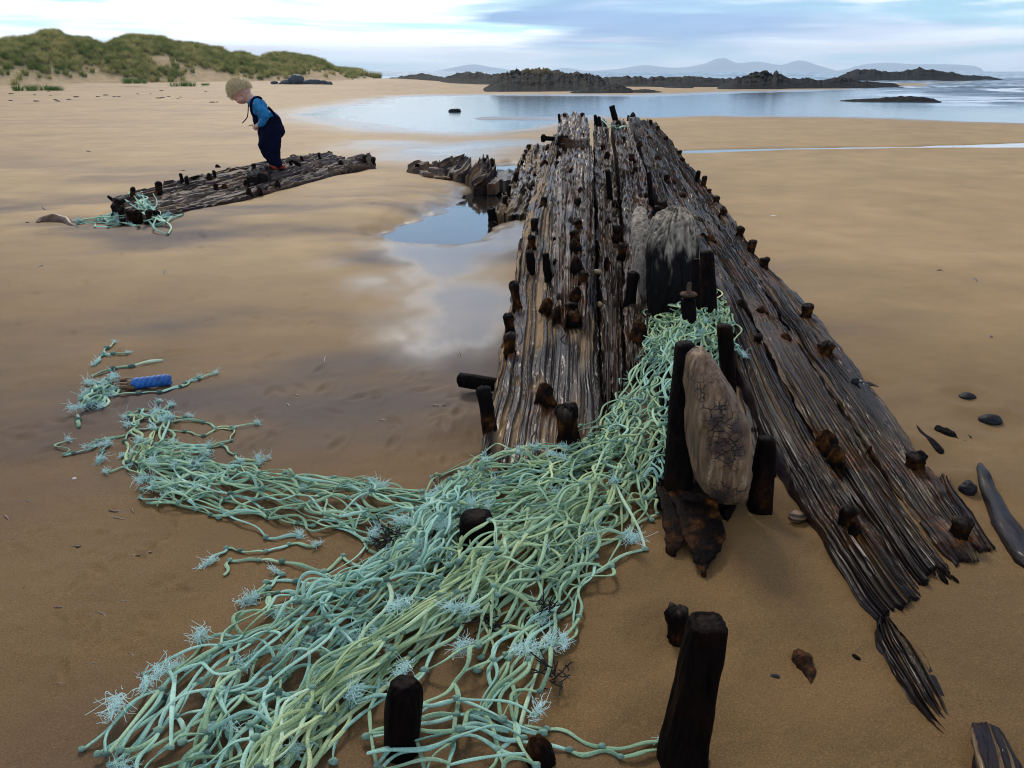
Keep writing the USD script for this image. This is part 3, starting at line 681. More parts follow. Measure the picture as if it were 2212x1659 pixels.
def peg(parent, U, Vb, Vt, w, kind, seed, name='peg', H=None, lean=(0, 0), label=None, rusty=None):
    b = march(U, Vb, H)[0]
    dp = depth(b)
    r = w * 0.42 * dp / F
    h = max((D(U, Vt, b[1])[2] - b[2]) * (.86 if kind != 'tall' else .95), r * 0.7)
    lean = (lean[0] + .16 * math.sin(seed * 12.9), lean[1] + .12 * math.cos(seed * 7.7))
    n = 26 if w > 50 and Vb > 500 else 14
    base = b - np.array([0, 0, 0.03])
    hh = h + 0.03
    if kind == 'tall':
        q = np.linspace(0, 1, 12)
        pr = [(hh * t, r * (1.0 - 0.10 * t + 0.06 * math.sin(t * 5 + seed))) for t in q] + [(hh + .10 * r, r * .86), (hh + .26 * r, r * .66), (hh + .36 * r, r * .36), (hh + .40 * r, r * .08)]
        rough = .26
    elif kind == 'stub':
        pr = [(0, r * 1.25), (hh * .2, r * 1.12), (hh * .45, r * .88), (hh * .68, r * .92), (hh * .8, r * 1.04), (hh * .93, r * 1.0), (hh, r * .82), (hh + .08 * r, r * .5), (hh + .10 * r, r * .1)]
        rough = .46
    elif kind == 'lump':
        pr = [(0, r * 1.3)] + [(hh * t, r * (1.25 * math.sqrt(max(1 - t * t * .9, .02)))) for t in np.linspace(.1, 1, 9)] + [(hh * 1.02, r * .1)]
        rough = .42
    else:                                                          # 'log': lies on its side along x
        pr = [(0, r * .6), (.02, r)] + [(t, r) for t in np.linspace(.05, .9, 8) * hh] + [(hh, r * .7), (hh * 1.02, r * .1)]
        rough = .15
    V, f = lathe(pr, n, base, (lean[0], lean[1], 1), seed, rough, freq=4.0)
    z = (V[:, 2] - b[2]) / max(h, 1e-6)
    mask = np.zeros((len(V), 3))
    rusty = {'tall': .0, 'stub': .85, 'lump': .6, 'log': .1}[kind] * (.35 + .65 * nz(seed * .73, 2.2, 1, 5)) if rusty is None else rusty
    pt = sstep(.40, .62, fb(V[:, 0] * 30, V[:, 1] * 30, V[:, 2] * 25, 3, seed + 4))
    mask[:, 1] = rusty * pt * (1 - sstep(.62, .85, z) * (kind != 'lump')) * sstep(-.2, .1, z)
    mask[:, 2] = (.35 if kind == 'stub' else .05) * sstep(.8, 1.0, z) * pt
    if kind == 'tall':
        mask[:, 1] = .45 * pt * (1 - sstep(.15, .45, z)) * (seed % 3 == 0)
    if kind in ('stub', 'lump'):
        RUST.append((b, r * 2.6))
    o = obj(name, (V, f), M_peg, parent, smooth=True, mask=mask)
    if label:
        tag(o, label)
    WOOD_i, WOOD_j = int((b[0] - HX0) / HC), int((b[1] - HY0) / HC)
    return b, r, h


wreck = thing('shipwreck', 'long dark broken ship hull of pegged planks running from the foreground towards the lagoon', 'shipwreck')
A_ = lambda cx, c1, c0, w, k: (1036.8 + cx * .2343, 216 + c1 * .2343, 216 + c0 * .2343, w * .2343, k)
B_ = lambda cx, c1, c0, w, k: (1036.8 + cx * .2343, 432 + c1 * .2343, 432 + c0 * .2343, w * .2343, k)
C_ = lambda cx, c1, c0, w, k: (1468.8 + cx * .2604, 432 + c1 * .2604, 432 + c0 * .2604, w * .2604, k)
E_ = lambda cx, c1, c0, w, k: (1641.6 + cx * .3384, 734.4 + c1 * .3384, 734.4 + c0 * .3384, w * .3384, k)
PEGS = [A_(737, 210, 128, 28, 'tall'), A_(785, 165, 118, 40, 'stub'), A_(950, 150, 116, 42, 'stub'), A_(1075, 225, 138, 42, 'tall'), A_(1108, 240, 150, 40, 'tall'), A_(1280, 240, 185, 60, 'lump'),
        A_(1575, 215, 180, 36, 'stub'), A_(1640, 268, 236, 40, 'stub'), A_(1710, 368, 326, 56, 'stub'), A_(1840, 497, 462, 50, 'stub'), A_(1860, 565, 527, 60, 'stub'),
        A_(1990, 745, 652, 52, 'tall'), A_(2052, 790, 686, 56, 'stub'), A_(2105, 850, 818, 56, 'stub'), A_(2175, 935, 880, 76, 'stub'), A_(735, 390, 318, 60, 'stub'), A_(790, 385, 330, 60, 'tall'),
        A_(765, 462, 395, 54, 'stub'), A_(728, 512, 465, 50, 'lump'), A_(720, 595, 560, 50, 'stub'), A_(1205, 895, 632, 64, 'tall'), A_(1590, 970, 652, 58, 'tall'), A_(1330, 372, 332, 46, 'stub'),
        A_(1140, 442, 408, 54, 'stub'), A_(1180, 525, 472, 64, 'lump'), A_(1400, 555, 485, 74, 'stub'), A_(1430, 655, 612, 56, 'stub'), A_(1720, 742, 682, 70, 'stub'), A_(950, 445, 400, 46, 'stub'),
        A_(850, 645, 612, 56, 'lump'), A_(920, 850, 800, 76, 'lump'), A_(890, 955, 892, 96, 'lump'), A_(580, 965, 885, 70, 'stub'), A_(330, 722, 650, 52, 'stub'), A_(262, 885, 788, 48, 'tall'),
        A_(228, 955, 880, 62, 'stub'), A_(1240, 955, 915, 60, 'lump'), A_(1530, 895, 850, 60, 'lump'), A_(1690, 1010, 918, 110, 'stub'), A_(1800, 760, 735, 60, 'lump'), A_(1560, 350, 322, 50, 'lump'),
        A_(1480, 420, 372, 50, 'lump'), A_(1640, 545, 505, 80, 'lump'), A_(1870, 880, 845, 90, 'lump'), A_(1410, 145, 110, 50, 'lump'),
        A_(450, 445, 410, 44, 'stub'), A_(420, 490, 455, 36, 'stub'), A_(402, 530, 497, 36, 'stub'), A_(385, 585, 555, 40, 'stub'), A_(620, 455, 418, 54, 'stub'), A_(592, 600, 545, 76, 'lump'), A_(500, 700, 670, 50, 'lump'), A_(480, 800, 770, 60, 'lump'),
        A_(1360, 205, 140, 22, 'tall'),
        B_(500, 270, 165, 84, 'stub'), B_(480, 425, 312, 82, 'stub'), B_(478, 665, 475, 100, 'tall'), B_(640, 750, 490, 90, 'tall'), B_(352, 985, 718, 98, 'stub'), B_(905, 640, 500, 130, 'lump'), B_(890, 470, 350, 120, 'lump'),
        B_(875, 340, 275, 96, 'stub'), B_(910, 245, 182, 96, 'stub'), B_(1080, 412, 368, 54, 'lump'), B_(1255, 355, 205, 96, 'stub'), B_(1310, 505, 395, 90, 'stub'), B_(1372, 950, 668, 136, 'tall'), B_(1592, 268, 52, 84, 'tall'),
        B_(870, 905, 790, 130, 'lump'), B_(940, 750, 640, 96, 'stub'), B_(830, 1012, 948, 140, 'stub'), B_(860, 1090, 1018, 150, 'lump'), B_(610, 1020, 892, 150, 'lump'), B_(1180, 200, 170, 60, 'lump'), B_(690, 360, 340, 40, 'lump'),
        B_(1180, 620, 520, 70, 'lump'), B_(700, 560, 540, 50, 'lump'), B_(2060, 330, 300, 90, 'lump'),
        (1105, 715, 672, 26, 'stub'), (1060, 920, 838, 42, 'tall'), (1181, 868, 824, 46, 'lump'), (1230, 962, 864, 56, 'stub'), (1207, 1004, 968, 48, 'lump'), (1100, 760, 715, 30, 'stub'), (1378, 735, 690, 40, 'lump'),
        C_(352, 118, 66, 76, 'stub'), C_(485, 290, 213, 76, 'stub'), C_(575, 425, 320, 80, 'stub'), C_(685, 555, 470, 104, 'stub'), C_(1040, 955, 853, 112, 'stub'), C_(1215, 1262, 1163, 112, 'stub'), C_(640, 1165, 1112, 84, 'stub'),
        C_(500, 870, 830, 100, 'lump'), C_(680, 920, 880, 110, 'lump'), C_(250, 330, 280, 110, 'lump'), C_(880, 1140, 1105, 110, 'lump'), C_(330, 780, 735, 70, 'lump'),
        E_(418, 90, 10, 96, 'stub'), E_(430, 690, 570, 150, 'lump'), E_(490, 770, 660, 130, 'lump'), E_(990, 800, 708, 150, 'stub'), E_(555, 1160, 1062, 142, 'stub'), E_(600, 1225, 1130, 76, 'lump'), E_(1255, 1240, 1125, 140, 'stub'), E_(690, 700, 672, 40, 'lump')]
for i, (U, Vb, Vt, w, kd) in enumerate(PEGS):
    peg(wreck, U, Vb, Vt, w, kd, 200 + i)
b = march(1060, 850)[0]
V, f = lathe([(0, .012), (.01, .028), (.10, .030), (.15, .028), (.16, .01)], 16, b + np.array([.03, 0, .035]), (-1, .1, .10), 391, .16)
obj('peg', (V, f), M_peg, wreck, mask=np.zeros((len(V), 3)))
b = march(A_(660, 370, 0, 0, '')[0], A_(660, 375, 0, 0, '')[1])[0]
b = D(A_(690, 0, 0, 0, '')[0], 300, 9.6)
V, f = lathe([(0, .02), (.02, .026), (.10, .026), (.12, .045), (.15, .045), (.16, .02)], 14, b, (-1, .05, .05), 392, .16)
obj('peg', (V, f), M_peg, wreck, mask=np.zeros((len(V), 3)))
# the leaning rod at the far end
b = D(1330, 262, 11.8)
t_ = D(1321.5, 229, 11.8)
V, f = lathe([(-.1, .05)] + [(q, .042) for q in np.linspace(0, 1, 6) * np.linalg.norm(t_ - b)] + [(np.linalg.norm(t_ - b) + .005, .02)], 10, b, t_ - b, 393, .1)
obj('rod', (V, f), M_peg, wreck, mask=np.zeros((len(V), 3)))


def block(sections, nh, nc, p, disp, cap=True):
    """a lump lofted up through sections (centre point, half width, half depth, tilt): superellipse outlines of power p"""
    S = np.array([list(c) + [a, b_] for c, a, b_ in sections], float)
    t = np.linspace(0, 1, len(S))
    u = np.linspace(0, 1, nh)
    Q = np.stack([PchipInterpolator(t, S[:, i])(u) for i in range(5)], -1)
    a = np.linspace(0, 2 * math.pi, nc, endpoint=False)
    ca, sa = np.sign(np.cos(a)) * np.abs(np.cos(a)) ** (2 / p), np.sign(np.sin(a)) * np.abs(np.sin(a)) ** (2 / p)
    P = Q[:, None, :3] + np.stack([Q[:, 3:4] * ca[None], Q[:, 4:5] * sa[None], np.zeros((nh, nc))], -1)
    N = np.stack([np.broadcast_to(ca, (nh, nc)), np.broadcast_to(sa, (nh, nc)), np.zeros((nh, nc))], -1)
    N[-nh // 8:, :, 2] = np.linspace(0, 2.0, nh // 8 + (nh % 8 > 0))[:len(N[-nh // 8:]), None]
    N /= np.linalg.norm(N, axis=-1, keepdims=True)
    P = P + N * disp(a[None], u[:, None], P)[..., None]
    V = np.vstack([P.reshape(-1, 3), P[-1].mean(0), P[0].mean(0)])
    f = grid_faces(nh, nc, wrap=True)
    k = np.arange(nc)
    f = np.vstack([f, np.stack([(nh - 1) * nc + k, (nh - 1) * nc + (k + 1) % nc, np.full(nc, nh * nc)], -1), np.stack([(k + 1) % nc, k, np.full(nc, nh * nc + 1)], -1)])
    return V, outward(V, f), np.concatenate([np.repeat(u, nc), [1, 0]])


# first knee: a rounded grey stub with deep wavy grain
def ribs(a, u, P):
    ph = a * 9.5 + 2.6 * (fb(a * 1.3, u * 2.2, 1, 3, 301) - .5) * 4 + 1.2 * np.sin(u * 5 + a * 2)
    g = np.abs(np.sin(ph)) ** .55
    g2 = np.abs(np.sin(ph * 2.3 + 1.0 + 3 * nz(a * 2, u * 3, 2, 303)))  ** .6
    return (.024 * (g - .7) + .010 * (g2 - .6)) * (.35 + .65 * sstep(.1, .6, u)) + .012 * (fb(a * 7, u * 16, 5, 3, 311) - .5) + .035 * (fb(a * 1.0, u * 2.2, 2, 2, 304) - .5)


y0 = 3.55
sec = []
for V_, U_, hw, hd, dy in ((690, 1449, 50, .10, 0), (640, 1449, 52, .11, .02), (590, 1450, 53, .115, .05), (540, 1451, 53, .115, .09), (500, 1453, 49, .11, .13), (470, 1456, 39, .09, .17), (456, 1459, 25, .06, .2), (450, 1462, 10, .02, .21)):
    c = D(U_, V_, y0 + dy)
    sec.append((c, hw * depth(c) / F, hd))
V, f, u = block(sec, 130, 200, 2.7, ribs)
mk = np.zeros((len(V), 3))
uu_, aa_ = np.linspace(0, 1, 130)[:, None], np.linspace(0, 2 * math.pi, 200, endpoint=False)[None]
gv = sstep(-.020, .004, ribs(aa_, uu_, None) - .035 * (fb(aa_ * 1.0, uu_ * 2.2, 2, 2, 304) - .5))
gv = np.concatenate([gv.ravel(), [1, 1]])
mk[:, 2] = (.12 + .88 * gv) * sstep(.40, .56, u + .55 * (fb(V[:, 0] * 34, V[:, 1] * 34, V[:, 2] * 4, 4, 305) - .5))
tag(obj('knee', (V, f), M_grey, wreck, mask=mk), 'rounded grey stub with deep wavy grain over a black front')
# pale slab leaning on it
def slab_d(a, u, P):
    return .02 * (fb(P[..., 0] * 14, P[..., 1] * 14, P[..., 2] * 5, 4, 306) - .5) + .006 * (nz(P[..., 0] * 80, P[..., 1] * 80, P[..., 2] * 6, 307) - .5)


sec = []
for V_, U_, hw, hd, dy in ((660, 1402, 14, .04, 0), (600, 1394, 17, .05, .06), (540, 1388, 20, .06, .16), (500, 1383, 19, .06, .25), (470, 1382, 16, .05, .34), (452, 1384, 11, .035, .42), (446, 1385, 5, .02, .45)):
    c = D(U_, V_, 3.75 + dy)
    sec.append((c, hw * depth(c) / F, hd))
V, f, u = block(sec, 60, 48, 2.6, slab_d)
mk = np.zeros((len(V), 3))
mk[:, 2] = .55 + .4 * sstep(.4, .6, fb(V[:, 0] * 9, V[:, 1] * 9, V[:, 2] * 4, 3, 308))
tag(obj('slab', (V, f), M_grey, wreck, mask=mk), 'smooth pale grey slab leaning left of the grey stub')
# second knee: worn brown board end, cracked like dry mud
def mud(a, u, P):
    return .050 * (fb(P[..., 0] * 8, P[..., 1] * 8, P[..., 2] * 5, 4, 309) - .5) + .010 * (nz(P[..., 0] * 80, P[..., 1] * 80, P[..., 2] * 7, 310) - .5) * (np.abs(np.sin(a)) < .75)


M_knee = mat('cracked_driftwood', {
    'g': ('texture_coordinate', {}), 'a': ('attribute', {'attribute': 'mask'}), 's': ('separate_xyz', {}),
    'nw': ('noise_texture', {'scale': 14.0, 'detail': 3.0}), 'mw': ('mix_color', {'blend_type': 'linear_light', 'fac': 0.035, 'use_clamp': False}),
    'v': ('voronoi_texture', {'feature': 'distance_to_edge', 'scale': 44.0}),
    'cr': ('map_range', {'range_type': 'smoothstep', 'from_min': 0.0, 'from_max': 0.07, 'to_min': 0.0, 'to_max': 1.0}),
    'cm': ('math', {'math_type': 'maximum'}), 'cl': ('map_range', {'range_type': 'smoothstep', 'from_min': 0.40, 'from_max': 0.52, 'to_min': 1.0, 'to_max': 0.0}), 'cx': ('math', {'math_type': 'maximum'}),
    'm': ('mapping', {'scale': (60, 60, 5)}), 'n': ('noise_texture', {'scale': 1.0, 'detail': 6.0, 'roughness': 0.65, 'distortion': 0.4}),
    'c': ('rgb_ramp', {'ramp': [(0.30, (0.035, 0.018, 0.010)), (0.42, (0.10, 0.052, 0.026)), (0.58, (0.20, 0.116, 0.060)), (0.75, (0.40, 0.262, 0.152))]}),
    'nd': ('noise_texture', {'scale': 9.0, 'detail': 5.0, 'roughness': 0.6}),
    'dr': ('map_range', {'range_type': 'smoothstep', 'from_min': 0.46, 'from_max': 0.60, 'to_min': 0.0, 'to_max': 1.0}), 'dm': ('math', {'math_type': 'multiply'}),
    'x1': ('mix_color', {'b': (0.030, 0.012, 0.009)}), 'x2': ('mix_color', {'a': (0.006, 0.004, 0.004)}), 'x3': ('mix_color', {'b': (0.006, 0.004, 0.005)}),
    'b': ('bump', {'strength': 0.9, 'distance': 0.006}), 'b2': ('bump', {'strength': 0.4, 'distance': 0.006}),
    'p': ('principled_bsdf', {'roughness': 0.62, 'specular_ior_level': 0.4})},
    [('g.object', 'nw.vector'), ('g.object', 'mw.a'), ('nw.color', 'mw.b'), ('mw.result', 'v.vector'), ('v.distance', 'cr.value'), ('a.vector', 's.vector'),
     ('cr.result', 'cm.value1'), ('s.x', 'cx.value1'), ('nd.fac', 'cl.value'), ('cl.result', 'cx.value2'), ('cx.value', 'cm.value2'), ('g.object', 'm.vector'), ('m.vector', 'n.vector'), ('n.fac', 'c.fac'), ('g.object', 'nd.vector'), ('nd.fac', 'dr.value'),
     ('dr.result', 'dm.value1'), ('s.y', 'dm.value2'), ('c.color', 'x1.a'), ('dm.value', 'x1.fac'), ('x1.result', 'x2.b'), ('cm.value', 'x2.fac'),
     ('x2.result', 'x3.a'), ('s.z', 'x3.fac'), ('x3.result', 'p.base_color'), ('cm.value', 'b.height'), ('n.fac', 'b2.height'), ('b.normal', 'b2.normal'), ('b2.normal', 'p.normal')])
sec = []
for V_, U_, hw, hd in ((1084, 1578, 22, .02), (1072, 1570, 42, .05), (1040, 1560, 55, .08), (1000, 1555, 63, .10), (950, 1553, 64, .11), (900, 1546, 59, .11), (850, 1534, 47, .10), (810, 1524, 35, .09), (780, 1517, 25, .06), (764, 1514, 14, .04), (756, 1513, 5, .02)):
    c = D(U_, V_, 1.98 + .05 * (1082 - V_) / 320)
    sec.append((c, hw * depth(c) / F, hd))
V, f, u = block(sec, 130, 110, 3.0, mud)
front = sstep(.0, -.06, V[:, 1] - 2.0)
Uc = pix(V)[0]
edge = sstep(.030, .062, np.abs(V[:, 0] - np.interp(u, np.linspace(0, 1, len(sec)), [c[0][0] for c in sec])))
mk = np.stack([np.clip(edge + sstep(.68, .8, u), 0, 1), 1 - sstep(.62, .8, u) * .9 - .7 * edge, sstep(.05, .1, V[:, 1] - 2.02) * 0], -1)
tag(obj('knee', (V, f), M_knee, wreck, mask=np.clip(mk, 0, 1)), 'pale brown upright board end with a dark cracked face')

# upright black posts of the near end
def post(parent, pts, w, seed, name='post', n=26, m=None, flat=1.0, ragged=.17, topround=.3, rust=0.0, power=3.0):
    """a squared worn post through points (U, V, y) from foot to head, w pixels wide there"""
    sec_ = []
    for (U_, V_, yv, wv) in [p + (w,) if len(p) == 3 else p for p in pts]:
        c = D(U_, V_, yv)
        h_ = wv * .5 * depth(c) / F
        sec_.append((c, h_, h_ * flat))
    sec_ = [(sec_[0][0] - np.array([0, 0, .12]), sec_[0][1], sec_[0][2])] + sec_
    a1, b1 = sec_[-1][0], sec_[-2][0]
    axd = (a1 - b1) / np.linalg.norm(a1 - b1)
    r_ = sec_[-1][1]
    sec_ = sec_ + [(a1 + axd * r_ * topround * .55, r_ * .86, r_ * flat * .86), (a1 + axd * r_ * topround, r_ * .5, r_ * flat * .5)]
    V, f, u = block(sec_, 60, n * 2, power, lambda a, u, P: r_ * (ragged * 2 * (fb(P[..., 0] * 16, P[..., 1] * 16, P[..., 2] * 7, 4, seed) - .5) + .16 * (nz(P[..., 0] * 130, P[..., 1] * 130, P[..., 2] * 8, seed + 2) - .5)))
    mk = np.zeros((len(V), 3))
    mk[:, 1] = rust * sstep(.5, .66, fb(V[:, 0] * 20, V[:, 1] * 20, V[:, 2] * 14, 3, seed + 3))
    mk[:, 2] = .10 * sstep(.93, 1.0, u)
    return obj(name, (V, f), m or M_peg, parent, mask=mk)


post(wreck, [(1464, 1060, 2.0, 62), (1470, 900, 2.06, 52), (1481, 745, 2.12, 38)], 44, 320, rust=.05)
post(wreck, [(1578, 1040, 2.28), (1572, 800, 2.32), (1565, 705, 2.34)], 32, 321, rust=.1)
post(wreck, [(1640, 1105, 1.98, 52), (1648, 1020, 1.99, 46), (1655, 948, 2.0, 36)], 46, 322, rust=.12)
post(wreck, [(1487, 720, 3.02), (1487, 648, 3.05)], 30, 323)
post(wreck, [(1528, 720, 3.25, 36), (1530, 640, 3.3, 34), (1527, 545, 3.36, 28)], 40, 324, rust=.15)
post(wreck, [(1506, 720, 3.2), (1505, 560, 3.3)], 13, 325, n=14)
V, f = lathe([(0, .03), (.006, .036), (.012, .03), (.014, .010), (.05, .009), (.055, .003)], 16, D(1487, 639, 3.05), (0, 0, 1), 326, .1)
obj('iron_pin', (V, f), M_peg, wreck, mask=np.column_stack([np.zeros(len(V)), np.full(len(V), .3), np.full(len(V), .5)]))
post(wreck, [(1497, 1075, 1.93, 96), (1516, 1150, 1.79, 84), (1520, 1205, 1.70, 40), (1522, 1236, 1.655, 14)][::-1], 60, 327, name='broken_rib', rust=.5, ragged=.2)
post(wreck, [(1450, 1195, 1.73, 18), (1462, 1130, 1.83, 60), (1462, 1050, 2.0, 86)], 60, 328, name='broken_rib', rust=.2, ragged=.22)
post(wreck, [(1030, 1195, 1.74, 76), (1030, 1150, 1.76, 78), (1030, 1118, 1.77, 66)], 70, 329, ragged=.2)

# rust on the timbers, then write them
for t in TIMBERS:
    for p, r in RUST:
        d2 = ((t['V'] - p) ** 2 * [1, .45, 1]).sum(1)
        t['rust'] = np.maximum(t['rust'], np.exp(-d2 / (r * r)) * .95)
    n_ = fb(t['V'][:, 0] * 22, t['V'][:, 1] * 12, t['V'][:, 2] * 22, 3, 77)
    t['rust'] = t['rust'] * sstep(.38, .6, n_)
    t['sand'] = t['sand'] * (1 - .8 * t['rust'])
    t['pale'] = t['pale'] * (1 - .6 * t['rust'])
raft = thing('hull_section', 'low weathered slab of ship planks on the sand under the standing boy', 'shipwreck')
low = thing('wreck_fragment', 'low broken chunk of grey timbers between the main hull and the boy\'s slab', 'wreckage')
for i, t in enumerate(TIMBERS):
    par = wreck if i < MAIN_N else raft if i < RAFT_N else low
    obj(t['name'], (t['V'], t['f']), t['mat'], par, mask=np.stack([t['sand'], t['rust'], t['pale']], -1))
for i, (U, Vb, Vt, w, kd, ln) in enumerate([(286, 425, 402, 13, 'stub', (0, 0)), (341, 412, 390, 18, 'stub', (0, 0)), (395, 395, 375, 10, 'tall', (-.2, 0)), (404, 396, 378, 10, 'stub', (0, 0)), (453, 388, 372, 13, 'lump', (0, 0)), (466, 383, 368, 9, 'tall', (-.1, 0)),
                                            (550, 364, 352, 10, 'stub', (0, 0)), (630, 356, 345, 10, 'stub', (0, 0)), (654, 347, 337, 8, 'tall', (0, 0)), (692, 343, 330, 8, 'tall', (0, 0)), (540, 419, 404, 14, 'lump', (0, 0)), (562, 415, 402, 12, 'lump', (0, 0)), (535, 402, 386, 18, 'lump', (0, 0)),
                                            (600, 398, 388, 12, 'lump', (0, 0)), (466, 410, 395, 13, 'stub', (0, 0)), (484, 408, 396, 12, 'stub', (0, 0)), (735, 357, 345, 12, 'lump', (0, 0)), (786, 345, 333, 12, 'stub', (0, 0)), (805, 352, 338, 12, 'stub', (0, 0)), (476, 362, 354, 12, 'tall', (-1.2, .3))]):
    peg(raft, U, Vb, Vt, w, kd, 420 + i, lean=ln)
for i, (x0, y0_, x1, y1, yd, w) in enumerate(((262, 445, 233, 424, 6.9, 10), (410, 388, 430, 380, 7.8, 8), (640, 352, 628, 345, 8.9, 8))):
    a0, a1 = D(x0, y0_, yd), D(x1, y1, yd)
    Lg = np.linalg.norm(a1 - a0)
    V, f = lathe([(-.05, .022)] + [(q * Lg, .022 * (1 - .5 * q)) for q in np.linspace(0, 1, 7)], 10, a0, a1 - a0, 450 + i, .2)
    obj('spike', (V, f), M_peg, raft, mask=np.zeros((len(V), 3)))
for i, (U, Vb, Vt, w) in enumerate(((900, 362, 352, 10), (1046, 350, 340, 8), (1062, 352, 342, 10))):
    peg(low, U, Vb, Vt, w, 'stub', 460 + i)
# the front of the slab's near end: a ragged dark face of broken timber ends
for i, (U_, V0, V1, w) in enumerate(((252, 462, 438, 22), (268, 474, 444, 24), (284, 478, 448, 20), (302, 478, 452, 24), (320, 476, 450, 18), (258, 448, 428, 20), (338, 472, 452, 18))):
    peg(raft, U_, V0, V1, w, 'stub', 470 + i, name='broken_end', rusty=.3)
# ------------------------------------------------------------------ loose posts and pieces standing in the sand
grey0 = dict(ragged=.12)
for pts, w, lab, rust, kw in (
        ([(1474, 1645, 1.085, 98), (1490, 1560, 1.10, 92), (1512, 1430, 1.12, 86), (1528, 1345, 1.13, 76)], 80, 'tall split black post at the bottom right, standing alone in the sand', .03, dict(topround=.12, ragged=.24, power=4.2)),
        ([(868, 1610, 1.115, 74), (870, 1550, 1.12, 80), (873, 1495, 1.125, 76)], 74, 'round-headed black post standing up through the green net', .0, dict(topround=.7, ragged=.06, power=2.2))):
    t_ = thing('post', lab, 'post')
    post(t_, pts, w, int(pts[0][0]), name='shaft', n=40, rust=rust, **kw)


def lone(name, label, cat, U, Vb, Vt_, w, kind, seed, part):
    t_ = thing(name, label, cat)
    peg(t_, U, Vb, Vt_, w, kind, seed, name=part)
    return t_


lone('stump', 'short rusty stump just behind the tall split post', 'stump', 1468, 1385, 1312, 56, 'stub', 501, 'worn_head')
lone('stump', 'low dark stump half under the bottom edge of the green net', 'stump', 1170, 1640, 1595, 70, 'lump', 502, 'worn_head')
lone('stump', 'single dark stump in the wet sand left of the hull', 'stump', 1066, 476, 450, 24, 'tall', 503, 'worn_head')
lone('stump', 'two-lobed dark scrap of timber lying in the wet film below the single stump', 'stump', 1066, 489, 480, 30, 'lump', 504, 'worn_head')


def stone(name, label, cat, U, V, w, hgt, seed, m, stretch=(1, .7, .6), sub=3, rough=.25, sink=.35, group=None, yaw=0.0, pos=None, mask=None, freq=1.3):
    s_ = trimesh.creation.icosphere(sub, 1.0)
    v = np.array(s_.vertices)
    n = v * (1 + rough * 2 * (fb(v[:, 0] * freq + seed, v[:, 1] * freq, v[:, 2] * freq, 4, seed) - .5))[:, None]
    p = march(U, V)[0] if pos is None else np.asarray(pos, float)
    r = w * .5 * depth(p) / F
    n = n * r * np.array(stretch)
    c, s2 = math.cos(yaw), math.sin(yaw)
    n = n @ np.array([[c, s2, 0], [-s2, c, 0], [0, 0, 1]])
    n = n + p + [0, r * stretch[1] * .4, r * stretch[2] * (1 - 2 * sink)]
    o = obj(name, (n, np.array(s_.faces)), m, None, smooth=True, mask=np.zeros((len(n), 3)) if mask is None else np.tile(mask, (len(n), 1)))
    return tag(o, label, cat, group)


M_slate = simple('dark_pebble', (0.004, 0.004, 0.005), (0.018, 0.016, 0.018), 30, .6, .3, .003, spec=.15)
M_band = mat('banded_stone', {'g': ('texture_coordinate', {}), 'w': ('wave_texture', {'bands_direction': 'z', 'scale': 24.0, 'distortion': 2.0, 'detail': 3.0}), 'r': ('rgb_ramp', {'ramp': [(.3, (.03, .02, .015)), (.6, (.20, .11, .05))]}), 'p': ('principled_bsdf', {'roughness': .6})},
             [('g.object', 'w.vector'), ('w.fac', 'r.fac'), ('r.color', 'p.base_color')])
stone('pebble', 'smaller flat dark pebble on the sand at the right', 'pebble', 2092, 861, 34, 0, 511, M_slate, (1, .8, .5), yaw=.2)
stone('pebble', 'larger black oval pebble at the far right of the sand', 'pebble', 2143, 914, 46, 0, 512, M_slate, (1, .8, .55), yaw=-.1)
stone('pebble', 'small banded brown stone between the knee post and the splayed strakes', 'pebble', 1724, 1122, 40, 0, 513, M_band, (1, .8, .6))
stone('pebble', 'dark round stone touching the outer strake by a tangle of scraps', 'pebble', 1848, 829, 22, 0, 514, M_slate, (.8, .7, 1.0))
stone('pebble', 'blunt dark stone between the strake ends and the leaning log', 'pebble', 2094, 1066, 42, 0, 515, M_slate, (.9, .8, .9), rough=.35)
stone('boulder', 'small dark rock breaking the surface of the lagoon', 'rock', 0, 0, 26, 0, 516, M_slate, (1, .6, .35), pos=G(983, 241, WATER), sink=.3, rough=.5)


def shard(name, label, cat, pts, w, hgt, seed, m, group=None, mk=(0, 0, 0)):
    """a pointed splinter of wood lying along points (U, V), w pixels wide at its thickest"""
    P = march([p[0] for p in pts], [p[1] for p in pts], SMOOTH)
    wid = np.array([p[2] for p in pts], float) * .5 * depth(P) / F
    t = np.linspace(0, 1, len(P))
    u = np.linspace(0, 1, 26)
    C = np.stack([PchipInterpolator(t, P[:, i])(u) for i in range(3)], -1)
    r = PchipInterpolator(t, wid)(u)
    tan = np.gradient(C, axis=0)
    tan /= np.linalg.norm(tan, axis=1, keepdims=True)
    sd = np.cross(tan, [0, 0, 1])
    a = np.linspace(0, 2 * math.pi, 14, endpoint=False)
    rr_ = r[:, None] * (1 + .8 * (fb(u[:, None] * 9, np.cos(a)[None] * 1.2, np.sin(a)[None] * 1.2, 3, seed) - .5) + .35 * (nz(np.cos(a)[None] * 4, np.sin(a)[None] * 4, u[:, None] * 1.5, seed + 1) - .5))
    V = C[:, None] + sd[:, None] * (rr_ * np.cos(a)[None])[..., None] + np.array([0, 0, 1]) * (hgt * rr_ * np.sin(a)[None])[..., None]
    V = np.vstack([V.reshape(-1, 3), C[0], C[-1]])
    k = np.arange(14)
    f = np.vstack([grid_faces(26, 14, True), np.stack([(k + 1) % 14, k, np.full(14, 26 * 14)], -1), np.stack([25 * 14 + k, 25 * 14 + (k + 1) % 14, np.full(14, 26 * 14 + 1)], -1)])
    return tag(obj(name, (V, outward(V, f)), m, None, mask=np.tile(mk, (len(V), 1))), label, cat, group)


